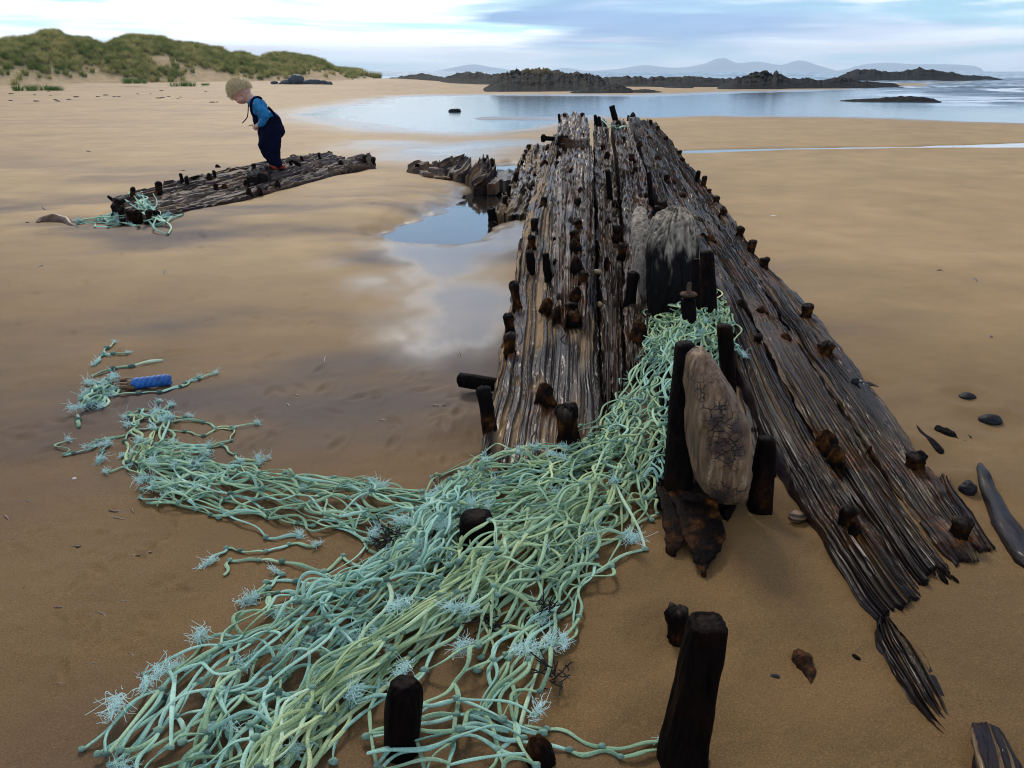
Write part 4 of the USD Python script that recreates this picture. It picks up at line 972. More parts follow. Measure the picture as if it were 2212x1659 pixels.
shard('wood_splinter', 'long pointed black splinter lying left of the dark wood lump', 'driftwood', [(1980, 917, 2), (1995, 938, 9), (2015, 955, 16), (2028, 972, 20), (2031, 980, 8)], 20, .6, 521, M_peg)
shard('wood_lump', 'flat dark wood lump with a hooked tail right of the long splinter', 'driftwood', [(2020, 925, 18), (2035, 930, 26), (2055, 940, 22), (2068, 948, 6), (2088, 953, 3)], 20, .6, 522, M_peg)
shard('wood_splinter', 'tiny dark sliver at the right of the wood lump', 'driftwood', [(2085, 933, 3), (2091, 940, 7), (2098, 947, 4)], 20, .6, 523, M_peg)
shard('log', 'round weathered log leaning down out of the right edge', 'log', [(2117, 1000, 3), (2123, 1025, 24), (2145, 1080, 38), (2180, 1150, 48), (2212, 1205, 50), (2232, 1235, 20)], 50, .9, 524, M_near)
shard('wood_splinter', 'first of three dark slivers in the sand right of the strake tail', 'driftwood', [(2009, 1224, 3), (2014, 1234, 9), (2021, 1243, 4)], 20, .5, 525, M_peg)
shard('wood_splinter', 'largest of three dark slivers in the sand right of the strake tail', 'driftwood', [(2024, 1230, 3), (2035, 1245, 13), (2047, 1262, 5)], 20, .5, 526, M_peg)
shard('wood_splinter', 'last of three dark slivers in the sand right of the strake tail', 'driftwood', [(2055, 1243, 4), (2062, 1250, 9), (2070, 1258, 4)], 20, .5, 527, M_peg)
shard('bark_fragment', 'brown shell-like wood fragment pointing out of the sand right of the tall post', 'driftwood', [(1712, 1416, 26), (1732, 1428, 44), (1746, 1450, 26), (1752, 1478, 6)], 40, 1.0, 528, M_peg, mk=(0, .35, .15))
shard('bark_fragment', 'two tiny black flakes left of the shell-like fragment', 'driftwood', [(1664, 1462, 6), (1672, 1460, 12), (1684, 1463, 10)], 12, .4, 529, M_slate)
shard('bark_fragment', 'small striped sliver between the fragment and the strake tail', 'driftwood', [(1842, 1414, 8), (1850, 1420, 12), (1858, 1425, 5)], 12, .4, 530, M_peg)
shard('weed_clump', 'flat tangle of black scraps on the sand beside the outer strake', 'seaweed', [(1858, 826, 8), (1872, 828, 16), (1886, 832, 12), (1898, 837, 5)], 12, .4, 531, M_slate)
shard('wood_flake', 'small flat dark offcut lying by the left end of the sliver row on the strakes', 'driftwood', [(2148, 1096, 8), (2162, 1102, 14), (2176, 1108, 6)], 12, .5, 532, M_peg)
M_leather = simple('brown_weed', (0.02, 0.010, 0.005), (0.13, 0.060, 0.024), 24, .5, .5, .006)
shard('kelp_lump', 'brown lump of dried kelp on the sand at the far left', 'seaweed', [(80, 482, 6), (92, 478, 20), (112, 476, 30), (138, 478, 24), (152, 486, 10), (168, 489, 3)], 30, .9, 533, M_leather)
M_shell = simple('shell_white', (0.55, 0.52, 0.46), (0.75, 0.72, 0.66), 20, .4, .1)
stone('shell', 'tiny white shell left of the net tail', 'shell', 160, 1035, 9, 0, 541, M_shell, (1, .8, .5))
stone('shell', 'flat white shell on the bare sand at the right', 'shell', 1671, 467, 13, 0, 542, M_shell, (1, .6, .25))
stone('shell', 'yellow shell in the seam beside the raised baulk', 'shell', 1296, 660, 13, 0, 543, simple('shell_yellow', (.35, .22, .08), (.5, .36, .16), 20, .4, .1), (.9, .7, 1))
stone('shell', 'pale ochre shell lodged in the wider seam further up the hull', 'shell', 1291, 590, 18, 0, 544, simple('shell_ochre', (.30, .20, .08), (.42, .32, .18), 20, .4, .1), (1, .7, .7))
for i in range(46):
    U_, V_ = (rng.uniform(0, 330), rng.uniform(1080, 1480)) if i < 22 else (rng.uniform(350, 1010), rng.uniform(760, 1080)) if i < 34 else (rng.uniform(20, 560), rng.uniform(215, 620)) if i < 42 else (rng.uniform(1560, 2150), rng.uniform(520, 800))
    a_ = rng.uniform(-.5, .5) + (rng.random() < .3) * 1.2
    L_ = rng.uniform(8, 20) * (.5 if i >= 34 else 1)
    bend = rng.uniform(-6, 6)
    shard('seaweed_scrap', 'tiny dark scrap of dry weed on the bare sand', 'seaweed', [(U_ - L_ * math.cos(a_), V_ - .5 * L_ * math.sin(a_), 2), (U_, V_ + bend * .4, 6), (U_ + L_ * math.cos(a_), V_ + .5 * L_ * math.sin(a_), 2)], 4, .8, 560 + i, M_leather, group='tiny scraps of weed scattered over the sand')

# ------------------------------------------------------------------ the green net
def twine_mat(name, c1, c2, c3):
    return mat(name, {
        'g': ('texture_coordinate', {}), 'n': ('noise_texture', {'scale': 7.0, 'detail': 4.0}), 'n2': ('noise_texture', {'scale': 320.0, 'detail': 3.0, 'roughness': 0.7}),
        'o': ('object_info', {}), 'ad': ('math', {'math_type': 'multiply_add', 'value2': 0.5, 'value3': -0.25}), 'su': ('math', {'math_type': 'add'}),
        'r': ('rgb_ramp', {'ramp': [(0.25, c1), (0.5, c2), (0.75, c3)]}),
        'f': ('map_range', {'from_min': 0.3, 'from_max': 0.7, 'to_min': 0.62, 'to_max': 1.12}), 'mm': ('mix_color', {'blend_type': 'multiply', 'fac': 1.0, 'use_clamp': False}),
        'b': ('bump', {'strength': 0.8, 'distance': 0.003}),
        'p': ('principled_bsdf', {'roughness': 0.85, 'specular_ior_level': 0.2, 'sheen_weight': 0.3, 'sheen_roughness': 0.5, 'sheen_tint': c2})},
        [('g.object', 'n.vector'), ('g.object', 'n2.vector'), ('o.random', 'ad.value1'), ('ad.value', 'su.value1'), ('n.fac', 'su.value2'), ('su.value', 'r.fac'),
         ('n2.fac', 'f.value'), ('r.color', 'mm.a'), ('f.result', 'mm.b'), ('mm.result', 'p.base_color'), ('n2.fac', 'b.height'), ('b.normal', 'p.normal')])


M_mint = twine_mat('mint_twine', (0.24, 0.38, 0.23), (0.40, 0.58, 0.37), (0.56, 0.72, 0.50))
M_aqua = twine_mat('aqua_twine', (0.22, 0.39, 0.31), (0.34, 0.58, 0.47), (0.50, 0.73, 0.61))
M_lime = twine_mat('yellowed_twine', (0.28, 0.38, 0.18), (0.44, 0.57, 0.31), (0.56, 0.64, 0.34))
M_knot = twine_mat('knot_twine', (0.07, 0.12, 0.10), (0.13, 0.22, 0.18), (0.22, 0.36, 0.28))
M_fray = simple('frayed_fibre', (0.42, 0.62, 0.58), (0.60, 0.78, 0.74), 12, .8, 0.0, spec=.1)
M_orange = twine_mat('rusty_twine', (0.20, 0.13, 0.04), (0.36, 0.24, 0.06), (0.42, 0.36, 0.12))
LIFT = np.zeros_like(SURF)


def tube(C, wide, thick, up=None, n=8, twist=0.0):
    C = np.asarray(C)
    m = len(C)
    tan = np.gradient(C, axis=0)
    tan /= np.linalg.norm(tan, axis=1, keepdims=True) + 1e-9
    ref = np.array([0, 0, 1.0]) if up is None else up
    sd = np.cross(tan, ref)
    bad = np.linalg.norm(sd, axis=1) < .1
    sd[bad] = np.cross(tan[bad], [1, .2, 0])
    sd /= np.linalg.norm(sd, axis=1, keepdims=True)
    nn = np.cross(sd, tan)
    if twist:
        w = np.linspace(0, twist, m)[:, None]
        sd, nn = sd * np.cos(w) + nn * np.sin(w), nn * np.cos(w) - sd * np.sin(w)
    a = np.linspace(0, 2 * math.pi, n, endpoint=False)
    wide, thick = np.broadcast_to(wide, m), np.broadcast_to(thick, m)
    V = C[:, None] + sd[:, None] * (wide[:, None] * np.cos(a)[None])[..., None] + nn[:, None] * (thick[:, None] * np.sin(a)[None])[..., None]
    V = np.vstack([V.reshape(-1, 3), C[0], C[-1]])
    k = np.arange(n)
    f = np.vstack([grid_faces(m, n, True), np.stack([(k + 1) % n, k, np.full(n, m * n)], -1), np.stack([(m - 1) * n + k, (m - 1) * n + (k + 1) % n, np.full(n, m * n + 1)], -1)])
    return V, f[:, ::-1]


class Net:
    def __init__(self, name, label, r=.0041):
        self.t, self.r, self.strands, self.knots, self.tufts = thing(name, label, 'fishing net'), r, [], [], []

    def strand(self, p0, p1, L, m, lift0=0., lift1=0., side=None, scale=1.0):
        """one side of a mesh between two knots; slack makes it bow"""
        r = self.r * rng.uniform(.82, 1.18) * scale
        ch = p1 - p0
        c = np.linalg.norm(ch)
        t = np.linspace(0, 1, 13)
        lat = np.cross(ch / max(c, 1e-6), [0, 0, 1])
        slack = .5 * math.sqrt(max(L * L - c * c, 0)) if c < L else 0
        amp = min(slack, .062) * (rng.uniform(.5, 1.0) if rng.random() < .22 else rng.uniform(.05, .42)) + rng.uniform(0, .008)
        th_ = rng.uniform(-1, 1) if side is None else side
        bow = np.sin(math.pi * t) ** .8
        s2 = np.sin(2 * math.pi * t) * rng.normal(0, .06) * c
        C = p0 + ch * t[:, None] + lat * (bow * amp * th_ + s2)[:, None]
        up = bow * amp * math.sqrt(max(1 - th_ * th_, 0)) * .6
        g = surf(C[:, 0], C[:, 1], SMOOTH)
        base = C[:, 2] + up
        C[:, 2] = np.maximum(base, g + r * .75)
        C[1:-1, 2] = np.maximum(C[1:-1, 2], ndimage.gaussian_filter1d(C[:, 2], 1.2)[1:-1])
        w = r * (1 + .14 * np.sin(t * 9 + rng.uniform(0, 6))) * (1 - .18 * (np.abs(2 * t - 1) ** 6))
        self.strands.append((tube(C, w, w * rng.uniform(.40, .58), twist=rng.uniform(-1.6, 1.6)), m, c, C))

    def knot(self, p, s=1.0):
        self.knots.append((np.asarray(p), s))

    def tuft(self, p, s=1.0):
        self.tufts.append((np.asarray(p), s))

    def strip(self, spine, n, L, cols, height, layers=1, open_=1.0, dome=True, drop=0.0, fray=.06, knot=.75, jit=.25):
        """a stretched length of netting along spine points (U, V, half width): n meshes across"""
        S = np.array(spine, float)
        for ly in range(layers):
            s_ = np.concatenate([[0], np.cumsum(np.linalg.norm(np.diff(S[:, :2], axis=0), axis=1))])
            fu = PchipInterpolator(s_, S)
            q = np.linspace(0, s_[-1], 200)
            W = march(fu(q)[:, 0], fu(q)[:, 1], SMOOTH)
            wl = np.concatenate([[0], np.cumsum(np.linalg.norm(np.diff(W[:, :2], axis=0), axis=1))])
            m_ = max(int(round(wl[-1] / (L * .74 * open_))), 2)
            qs = np.interp((np.arange(m_ + 1) + rng.uniform(-.3, .3)) / m_ * wl[-1], wl, q)
            dirs = fu(np.minimum(qs + 4, s_[-1]))[:, :2] - fu(np.maximum(qs - 4, 0))[:, :2]
            dirs /= np.linalg.norm(dirs, axis=1, keepdims=True)
            nodes = {}
            for j in range(m_ + 1):
                c = fu(qs[j])
                for i in range(n + 1):
                    a = ((i + .5 * (j % 2)) / (n + .5)) * 2 - 1 + rng.normal(0, jit / n)
                    al = rng.normal(0, jit * .45) * L * F / 3.0
                    u_, v_ = c[0] - dirs[j][1] * a * c[2] + dirs[j][0] * al, c[1] + dirs[j][0] * a * c[2] + dirs[j][1] * al
                    nodes[i, j] = (u_, v_, a)
            keys = list(nodes)
            UV = np.array([nodes[k][:2] for k in keys])
            P = march(UV[:, 0], UV[:, 1], SMOOTH)
            for k, p in zip(keys, P):
                a = nodes[k][2]
                hgt = height * (max(1 - a * a, 0) if dome else 1) * ((ly + rng.random()) / layers)
                nodes[k] = p + [0, 0, self.r + hgt]
            for (i, j), p in nodes.items():
                if j < m_:
                    for i2 in ((i, i + 1) if j % 2 else (i - 1, i)):
                        if (i2, j + 1) in nodes and rng.random() > drop:
                            m = cols[rng.integers(len(cols))]
                            self.strand(p, nodes[i2, j + 1], L, m)
                if rng.random() < knot:
                    self.knot(p)
                ed = i in (0, n)
                if rng.random() < fray * (2.5 if ed else 1):
                    self.tuft(p, rng.uniform(.45, 1.1))

    def chain(self, pts, cols, L=.13, h=.0, tuft_ends=(True, True), scale=1.0, sides=None):
        U_, V_ = np.array(pts, float).T
        P = march(U_, V_, SMOOTH) + [0, 0, self.r]
        if h:
            P[:, 2] += h * np.sin(np.linspace(0, math.pi, len(P)))
        for i in range(len(P) - 1):
            self.strand(P[i], P[i + 1], np.linalg.norm(P[i + 1] - P[i]) * 1.03, cols[rng.integers(len(cols))], scale=scale, side=None if sides is None else sides)
            if 0 < i:
                self.knot(P[i], scale)
        for e, p in zip(tuft_ends, (P[0], P[-1])):
            if e:
                self.tuft(p, rng.uniform(.5, .85) * scale)

    def finish(self):
        vis = sorted(range(len(self.strands)), key=lambda i: -(self.strands[i][2] / depth(self.strands[i][3].mean(0)) + .03 * self.strands[i][3][:, 2].mean()))
        for i in vis[:300]:
            (V, f), m, c, C = self.strands[i]
            obj('twine', (V, f), m, self.t)
        rest = {}
        for i in vis[300:]:
            rest.setdefault(str(self.strands[i][1].GetPath()), []).append(i)
        for path in sorted(rest):
            Vs, fs_, o = [], [], 0
            for i in rest[path]:
                V, f = self.strands[i][0]
                Vs.append(V)
                fs_.append(f + o)
                o += len(V)
            tag(obj('twine_tangle', (np.vstack(Vs), np.vstack(fs_)), self.strands[rest[path][0]][1], self.t), kind='stuff')
        kv, kf, o = [], [], 0
        for n_, (p, s) in enumerate(self.knots):
            ic = trimesh.creation.icosphere(1, 1.0)
            v = np.array(ic.vertices) * (1 + .6 * (nz(np.array(ic.vertices)[:, 0] * 2 + n_, np.array(ic.vertices)[:, 1] * 2, np.array(ic.vertices)[:, 2] * 2, n_ % 50) - .5))[:, None]
            v = v * self.r * s * np.array([2.0, 1.6, 1.4]) * rng.uniform(.8, 1.2) + p + [0, 0, .003]
            if n_ % max(1, len(self.knots) // 290 + 1) == 0:
                obj('knot', (v, np.array(ic.faces)), M_knot, self.t)
            else:
                kv.append(v)
                kf.append(np.array(ic.faces) + o)
                o += len(v)
        if kv:
            tag(obj('small_knots', (np.vstack(kv), np.vstack(kf)), M_knot, self.t), kind='stuff')
        for p, s in self.tufts:
            nh = int(90 * min(s, 1.3))
            aim = rng.normal(0, 1, 3) * [1, 1, .2] + [0, 0, .15]
            d = rng.normal(0, .75, (nh, 3)) + aim
            d /= np.linalg.norm(d, axis=1, keepdims=True)
            ln = rng.uniform(.004, .021, nh) * s
            c1, c2 = rng.normal(0, 1, (nh, 3)), rng.normal(0, 1, (nh, 3))
            tt = np.linspace(0, 1, 9)
            wig = np.sin(tt[None] * rng.uniform(3, 8, (nh, 1)) + rng.uniform(0, 6, (nh, 1))) * tt[None]
            pts = p + np.array([0, 0, .004]) + rng.normal(0, .0045 * s, (nh, 1, 3)) + aim * rng.uniform(-.012, .018, (nh, 1, 1)) * s + d[:, None] * (ln[:, None] * tt[None])[..., None] + c1[:, None] * (ln[:, None] * tt[None] ** 2)[..., None] * .75 + c2[:, None] * (ln[:, None] * wig)[..., None] * .45
            pts[..., 2] = np.maximum(pts[..., 2], surf(pts[..., 0], pts[..., 1], SMOOTH) + .001)
            wd = np.tile(np.linspace(.0012, .0007, 9) * (0.8 + .3 * s) * self.r / .0041, nh)
            curves('frayed_end', pts.reshape(-1, 3), np.full(nh, 9), wd, M_fray, self.t)


net = Net('fishing_net', 'large pale green fishing net trailing from the wreck over the sand')
mi, aq, li = [M_mint], [M_aqua], [M_lime]
mixed, cool, warm = [M_mint, M_mint, M_aqua], [M_aqua, M_aqua, M_mint], [M_mint, M_lime, M_mint]
# heap on the wreck's pegs and the fall from it
net.strip([(1500, 668, 62), (1492, 700, 86), (1486, 745, 84), (1462, 800, 66)], 8, .15, warm, .13, layers=3, fray=.012, jit=.5)
net.strip([(1475, 760, 60), (1440, 830, 68), (1405, 900, 72), (1372, 970, 80), (1330, 1040, 96)], 4, .17, mixed, .11, layers=4, fray=.042, jit=.45)
net.strip([(1350, 990, 78), (1290, 1070, 112), (1200, 1160, 124), (1110, 1235, 124), (1010, 1310, 120)], 4, .18, [M_mint, M_mint, M_lime], .09, layers=3, fray=.018, jit=.5)
# the yellowed, tightly stretched core
net.strip([(1290, 1075, 46), (1180, 1165, 48), (1050, 1265, 46), (930, 1350, 44), (800, 1445, 48), (690, 1540, 56), (600, 1650, 70), (560, 1720, 70)], 8, .20, [M_lime, M_lime, M_mint], .07, layers=2, open_=1.5, fray=.000, jit=.3)
# the looser blue left side
net.strip([(1010, 1080, 60), (960, 1160, 66), (900, 1240, 70), (800, 1310, 70), (690, 1370, 66)], 8, .15, cool, .09, layers=2, fray=.132, jit=.5)
net.strip([(760, 1345, 84), (640, 1410, 96), (520, 1480, 100), (430, 1560, 110), (350, 1650, 130), (300, 1720, 130)], 3, .17, aq + cool, .06, layers=2, fray=.072, jit=.5)
net.strip([(620, 1480, 90), (520, 1580, 110), (440, 1690, 120)], 4, .17, cool, .05, layers=1, fray=.036, jit=.5)
# the open mesh on the right and in front
net.strip([(1290, 1180, 60), (1190, 1270, 80), (1100, 1370, 110), (1020, 1470, 150), (960, 1580, 200), (930, 1690, 230)], 4, .155, mixed, .02, layers=1, open_=1.0, dome=False, fray=.042, jit=.3)
net.strip([(1240, 1180, 40), (1200, 1300, 52), (1150, 1400, 60), (1090, 1490, 66), (1060, 1570, 80)], 3, .18, mixed, .02, layers=1, open_=1.2, dome=False, fray=.060, jit=.4)
net.strip([(760, 1640, 70), (900, 1600, 80), (1040, 1590, 64), (1150, 1610, 44)], 4, .17, cool, .03, layers=1, open_=1.3, dome=False, fray=.030, jit=.4)
net.chain([(1060, 1545), (1180, 1580), (1300, 1618), (1430, 1606), (1445, 1588)], mixed, tuft_ends=(False, True))
net.chain([(1080, 1600), (1230, 1625), (1340, 1640), (1432, 1625), (1520, 1640), (1505, 1660)], mixed, tuft_ends=(False, False))
net.chain([(1430, 1608), (1470, 1615), (1520, 1638)], mixed, tuft_ends=(True, False))
# loose open meshes lying over the bundle
net.strip([(1400, 900, 66), (1330, 1010, 96), (1220, 1120, 130), (1090, 1230, 130), (960, 1330, 120)], 3, .19, [M_mint, M_mint, M_lime], .12, layers=2, open_=.9, fray=.036, jit=.6)
net.strip([(900, 1260, 90), (760, 1360, 120), (600, 1460, 150), (460, 1580, 170), (380, 1700, 180)], 3, .19, cool, .09, layers=2, open_=.9, fray=.060, jit=.6)
net.strip([(900, 1115, 54), (760, 1095, 62), (620, 1075, 60), (480, 1060, 60), (380, 1045, 60)], 2, .16, mixed, .06, layers=1, open_=.9, fray=.060, jit=.6)
# across the near end of the plank
net.strip([(1320, 985, 30), (1230, 1000, 34), (1130, 1012, 40), (1040, 1040, 50), (960, 1085, 50)], 6, .14, warm, .06, layers=1, fray=.096, jit=.5)
net.strip([(1250, 1050, 60), (1150, 1075, 66), (1050, 1100, 66), (960, 1130, 60)], 8, .15, warm + aq, .06, layers=2, fray=.090, jit=.5)
net.chain([(948, 1062), (985, 1030), (1040, 1012), (1110, 1006), (1180, 1010), (1215, 1000)], warm)
# the arm drawn out to the left
net.strip([(985, 1120, 36), (880, 1118, 46), (780, 1100, 52), (680, 1085, 52), (580, 1072, 50), (480, 1062, 56), (390, 1048, 60), (330, 1035, 50)], 3, .155, [M_mint, M_mint, M_aqua], .045, layers=3, open_=1.05, fray=.042, jit=.45)
net.strip([(430, 1030, 52), (380, 1025, 54), (330, 1030, 44)], 8, .13, mixed, .09, layers=2, fray=.180, jit=.6)
net.chain([(420, 1070), (490, 1110), (575, 1165), (650, 1162)], mixed, tuft_ends=(False, True))
net.chain([(860, 1110), (870, 1160), (885, 1200), (905, 1245)], mixed, tuft_ends=(False, False))
net.chain([(760, 1090), (840, 1150), (890, 1190), (950, 1215)], mixed, tuft_ends=(False, False))
net.chain([(700, 1120), (770, 1160), (820, 1200)], mixed, tuft_ends=(False, False))
for e in ([(310, 1040), (276, 1010), (228, 1022)], [(276, 1012), (268, 985), (262, 990)], [(430, 1035), (500, 1005), (522, 1000)], [(520, 1002), (560, 1008), (568, 998)], [(560, 1050), (600, 1038), (616, 1028)], [(640, 1062), (655, 1058)],
          [(480, 1110), (468, 1075), (440, 1050)]):
    net.chain(e, mixed, scale=.85)
# loose meshes inside the fork
net.chain([(458, 1218), (490, 1188), (520, 1194), (575, 1195), (625, 1180), (688, 1180)], mixed)
net.chain([(484, 1246), (497, 1215), (560, 1214), (610, 1218), (700, 1240), (742, 1205), (790, 1240)], mixed, tuft_ends=(False, False))
net.chain([(540, 1300), (580, 1275), (610, 1245), (600, 1240)], cool)
net.chain([(550, 1290), (600, 1285), (660, 1280), (690, 1258), (720, 1290), (790, 1300)], cool)
net.chain([(535, 1300), (575, 1262), (640, 1260), (700, 1275)], cool)
net.chain([(700, 1242), (745, 1262), (765, 1300)], cool, tuft_ends=(False, False))
# the tangle at the head of the arm
net.strip([(300, 1015, 24), (318, 970, 40), (330, 925, 52), (318, 898, 40)], 4, .12, [M_mint, M_aqua, M_lime], .03, layers=1, fray=.108, jit=.6, drop=.1)
net.chain([(270, 905), (300, 888), (350, 890), (372, 878)], warm)
net.chain([(300, 912), (350, 900), (400, 905), (412, 902)], warm, tuft_ends=(False, True))
net.chain([(370, 915), (440, 915), (465, 928), (500, 925), (560, 918)], warm, tuft_ends=(False, True))
net.chain([(350, 930), (400, 935), (440, 945), (465, 930), (505, 930), (500, 955), (450, 968)], warm, tuft_ends=(False, True))
net.chain([(380, 960), (430, 975), (480, 965), (510, 985), (560, 1000)], warm)
net.chain([(330, 925), (280, 940), (210, 955), (195, 962)], mixed, tuft_ends=(True, False))
net.chain([(148, 955), (140, 985), (160, 982), (200, 972), (210, 965)], cool)
net.chain([(215, 1000), (222, 978), (236, 962)], cool)
net.chain([(330, 950), (318, 990), (320, 1030)], mixed, tuft_ends=(False, False))
net.chain([(300, 960), (290, 1000), (315, 1035)], mixed, tuft_ends=(True, False))
# strands hanging over posts at the top
net.chain([(1440, 700), (1425, 672), (1412, 660)], mixed, h=.03)
net.chain([(1530, 700), (1552, 690), (1560, 650)], warm, h=.05)
net.chain([(1500, 720), (1545, 735), (1582, 722), (1584, 760)], warm, h=.05)
net.chain([(1582, 740), (1592, 762), (1604, 768)], mixed, h=.02)
for u_, v_ in ((1050, 1015), (962, 1090), (985, 1110), (1072, 1065), (950, 1140), (968, 1165), (900, 1235), (880, 1150), (815, 1175), (1210, 985), (1350, 975), (1262, 1000), (1215, 1420), (1262, 1190), (1355, 1180), (650, 1420), (470, 1600), (330, 1500), (260, 1545), (440, 1395), (520, 1460), (800, 1400), (760, 1530), (640, 1650), (875, 1470), (1010, 1420), (1130, 1430)):
    net.tuft(march(u_, v_, SMOOTH)[0] + [0, 0, .03], rng.uniform(.8, 1.2))
net.finish()
NET_COUNT = (len(net.strands), len(net.knots), len(net.tufts))

scrap = Net('net_scrap', 'two forked strands of green net, topmost scrap at the left', .006)
scrap.chain([(205, 790), (222, 770), (245, 768), (275, 766)], mixed)
scrap.chain([(222, 772), (232, 755), (248, 742)], cool)
scrap.finish()
scrap = Net('net_scrap', 'single long green strand below the topmost forked scrap', .006)
scrap.chain([(198, 816), (245, 800), (285, 795), (352, 781)], mixed, tuft_ends=(False, False), scale=1.15)
scrap.finish()
scrap = Net('net_scrap', 'short lone green strand left of the net tangle', .0070)
scrap.chain([(168, 900), (170, 912), (172, 926)], mixed, tuft_ends=(False, False))
scrap.finish()
scrap = Net('net_scrap', 'frayed bundle of green strands wound round the blue rope end', .005)
scrap.strip([(195, 880, 14), (215, 858, 20), (245, 842, 18)], 3, .09, mixed, .035, layers=2, fray=.3, jit=.6)
scrap.chain([(240, 858), (300, 852), (345, 850), (400, 832), (430, 822), (468, 808)], mixed)
scrap.chain([(345, 850), (390, 838), (430, 818)], mixed, tuft_ends=(False, True))
scrap.finish()
scrap = Net('net_scrap', 'green net scrap hanging on the near end of the boy\'s slab', .0065)
scrap.strip([(312, 446, 8), (324, 462, 11), (340, 478, 13)], 3, .12, cool, .04, layers=2, fray=.12, jit=.6)
scrap.strip([(335, 482, 7), (378, 471, 7)], 2, .12, cool, .03, layers=1, fray=.15, jit=.6)
scrap.finish()
scrap = Net('net_scrap', 'green net scrap on the sand between the kelp lump and the slab', .0065)
scrap.strip([(205, 484, 8), (240, 480, 14), (268, 479, 8)], 3, .12, cool, .03, layers=1, fray=.15, jit=.6)
scrap.chain([(160, 480), (175, 480), (185, 482)], cool)
scrap.finish()
scrap = Net('net_scrap', 'short green strand lying across the far end of the hull', .011)
scrap.chain([(1316, 284), (1335, 280), (1355, 270)], mixed, tuft_ends=(False, False), h=.03)
scrap.chain([(1320, 286), (1340, 284), (1352, 276)], mixed, tuft_ends=(False, False), h=.02)
scrap.finish()
# blue rope end
rope = thing('rope_end', 'thick blue laid rope end with brown cord, lying in the sand', 'rope')
P0, P1 = march(288, 842, SMOOTH)[0], march(368, 832, SMOOTH)[0]
M_blue = simple('blue_rope', (0.006, 0.05, 0.20), (0.012, 0.13, 0.42), 40, .6, .4, .004)
ax_ = P1 - P0
for k in range(3):
    t = np.linspace(0, 1, 40)
    ph = t * 14 + k * 2 * math.pi / 3
    e2 = np.cross(ax_ / np.linalg.norm(ax_), [0, 0, 1])
    C = P0 + ax_ * t[:, None] + e2 * (.0115 * np.cos(ph))[:, None] + np.array([0, 0, 1]) * (.024 + .0115 * np.sin(ph))[:, None]
    V, f = tube(C, .0125, .0125)
    obj('rope_strand', (V, f), M_blue, rope)
M_cord = simple('brown_cord', (0.06, 0.03, 0.012), (0.20, 0.11, 0.05), 40, .7, .3, .003)
for k, (pts) in enumerate(([(245, 842), (270, 838), (290, 842)], [(248, 836), (275, 828), (310, 828)], [(252, 846), (272, 845), (292, 846)])):
    Q = march([p[0] for p in pts], [p[1] for p in pts], SMOOTH) + [0, 0, .016]
    u = np.linspace(0, 1, 14)
    C = np.stack([PchipInterpolator([0, .5, 1], Q[:, i])(u) for i in range(3)], -1)
    V, f = tube(C, .009, .009)
    obj('cord', (V, f), M_cord, rope)
V, f = tube(np.array([P0 + ax_ * -.12 + [0, 0, .022], P0 + ax_ * -.05 + [0, 0, .022], P0 + ax_ * .02 + [0, 0, .022]]), .021, .021, n=14)
obj('binding', (V, f), M_cord, rope)
# weed caught in the net
for i, (u_, v_) in enumerate(((845, 1180), (830, 1195), (1185, 1340), (1195, 1480), (1050, 1370))):
    P = march(u_, v_, SMOOTH)[0] + [0, 0, .03]
    nh = 30
    d = rng.normal(0, 1, (nh, 3)) * [1, 1, .4]
    tt = np.linspace(0, 1, 5)
    pts = P + rng.normal(0, .012, (nh, 1, 3)) + d[:, None] * (.013 * tt[None])[..., None] + rng.normal(0, 1, (nh, 1, 3)) * (.014 * tt[None] ** 2)[..., None]
    tag(curves('weed_tangle', pts.reshape(-1, 3), np.full(nh, 5), np.full(nh * 5, .0028), M_slate), ['dark weed tangle in the fork of the net', 'smaller dark weed tangle in the fork of the net', 'black weed caught on the right edge of the net, uppermost', 'black weed caught at the lowest right edge of the net', 'dark weed under the middle of the open mesh'][i], 'seaweed')
# ------------------------------------------------------------------ the boy
boy = thing('person', 'fair-haired toddler in blue shirt and navy dungarees standing on the slab, looking down', 'person')
FOOT = march(590, 366)[0]
PX = depth(FOOT) / F * .1320                                       # metres to one unit of the figure drawing (feet at 900, 1570)


def bp(cx, cy, dy=0.0):
    return FOOT + np.array([(cx - 900) * PX, dy, (1575 - cy) * PX])


def hulls(bones, fine=.011, it=8):
    out = None
    for pts in bones:
        sp_ = [m3.Manifold.sphere(r * PX, 20).translate(list(map(float, bp(*p)))) for *p, r in pts]
        h = m3.Manifold.batch_hull(sp_)
        out = h if out is None else out + h
    out = out.refine_to_length(fine)
    me = out.to_mesh()
    t = trimesh.Trimesh(me.vert_properties[:, :3], me.tri_verts, process=True)
    trimesh.smoothing.filter_taubin(t, .5, -.53, it)
    return t


def wrinkle(t, amp, freq, seed, dirs=(1, 1, 1)):
    v = np.array(t.vertices)
    t.vertices = v + np.array(t.vertex_normals) * (amp * 2 * (fb(v[:, 0] * freq * dirs[0], v[:, 1] * freq * dirs[1], v[:, 2] * freq * dirs[2], 3, seed) - .5))[:, None]
    return t


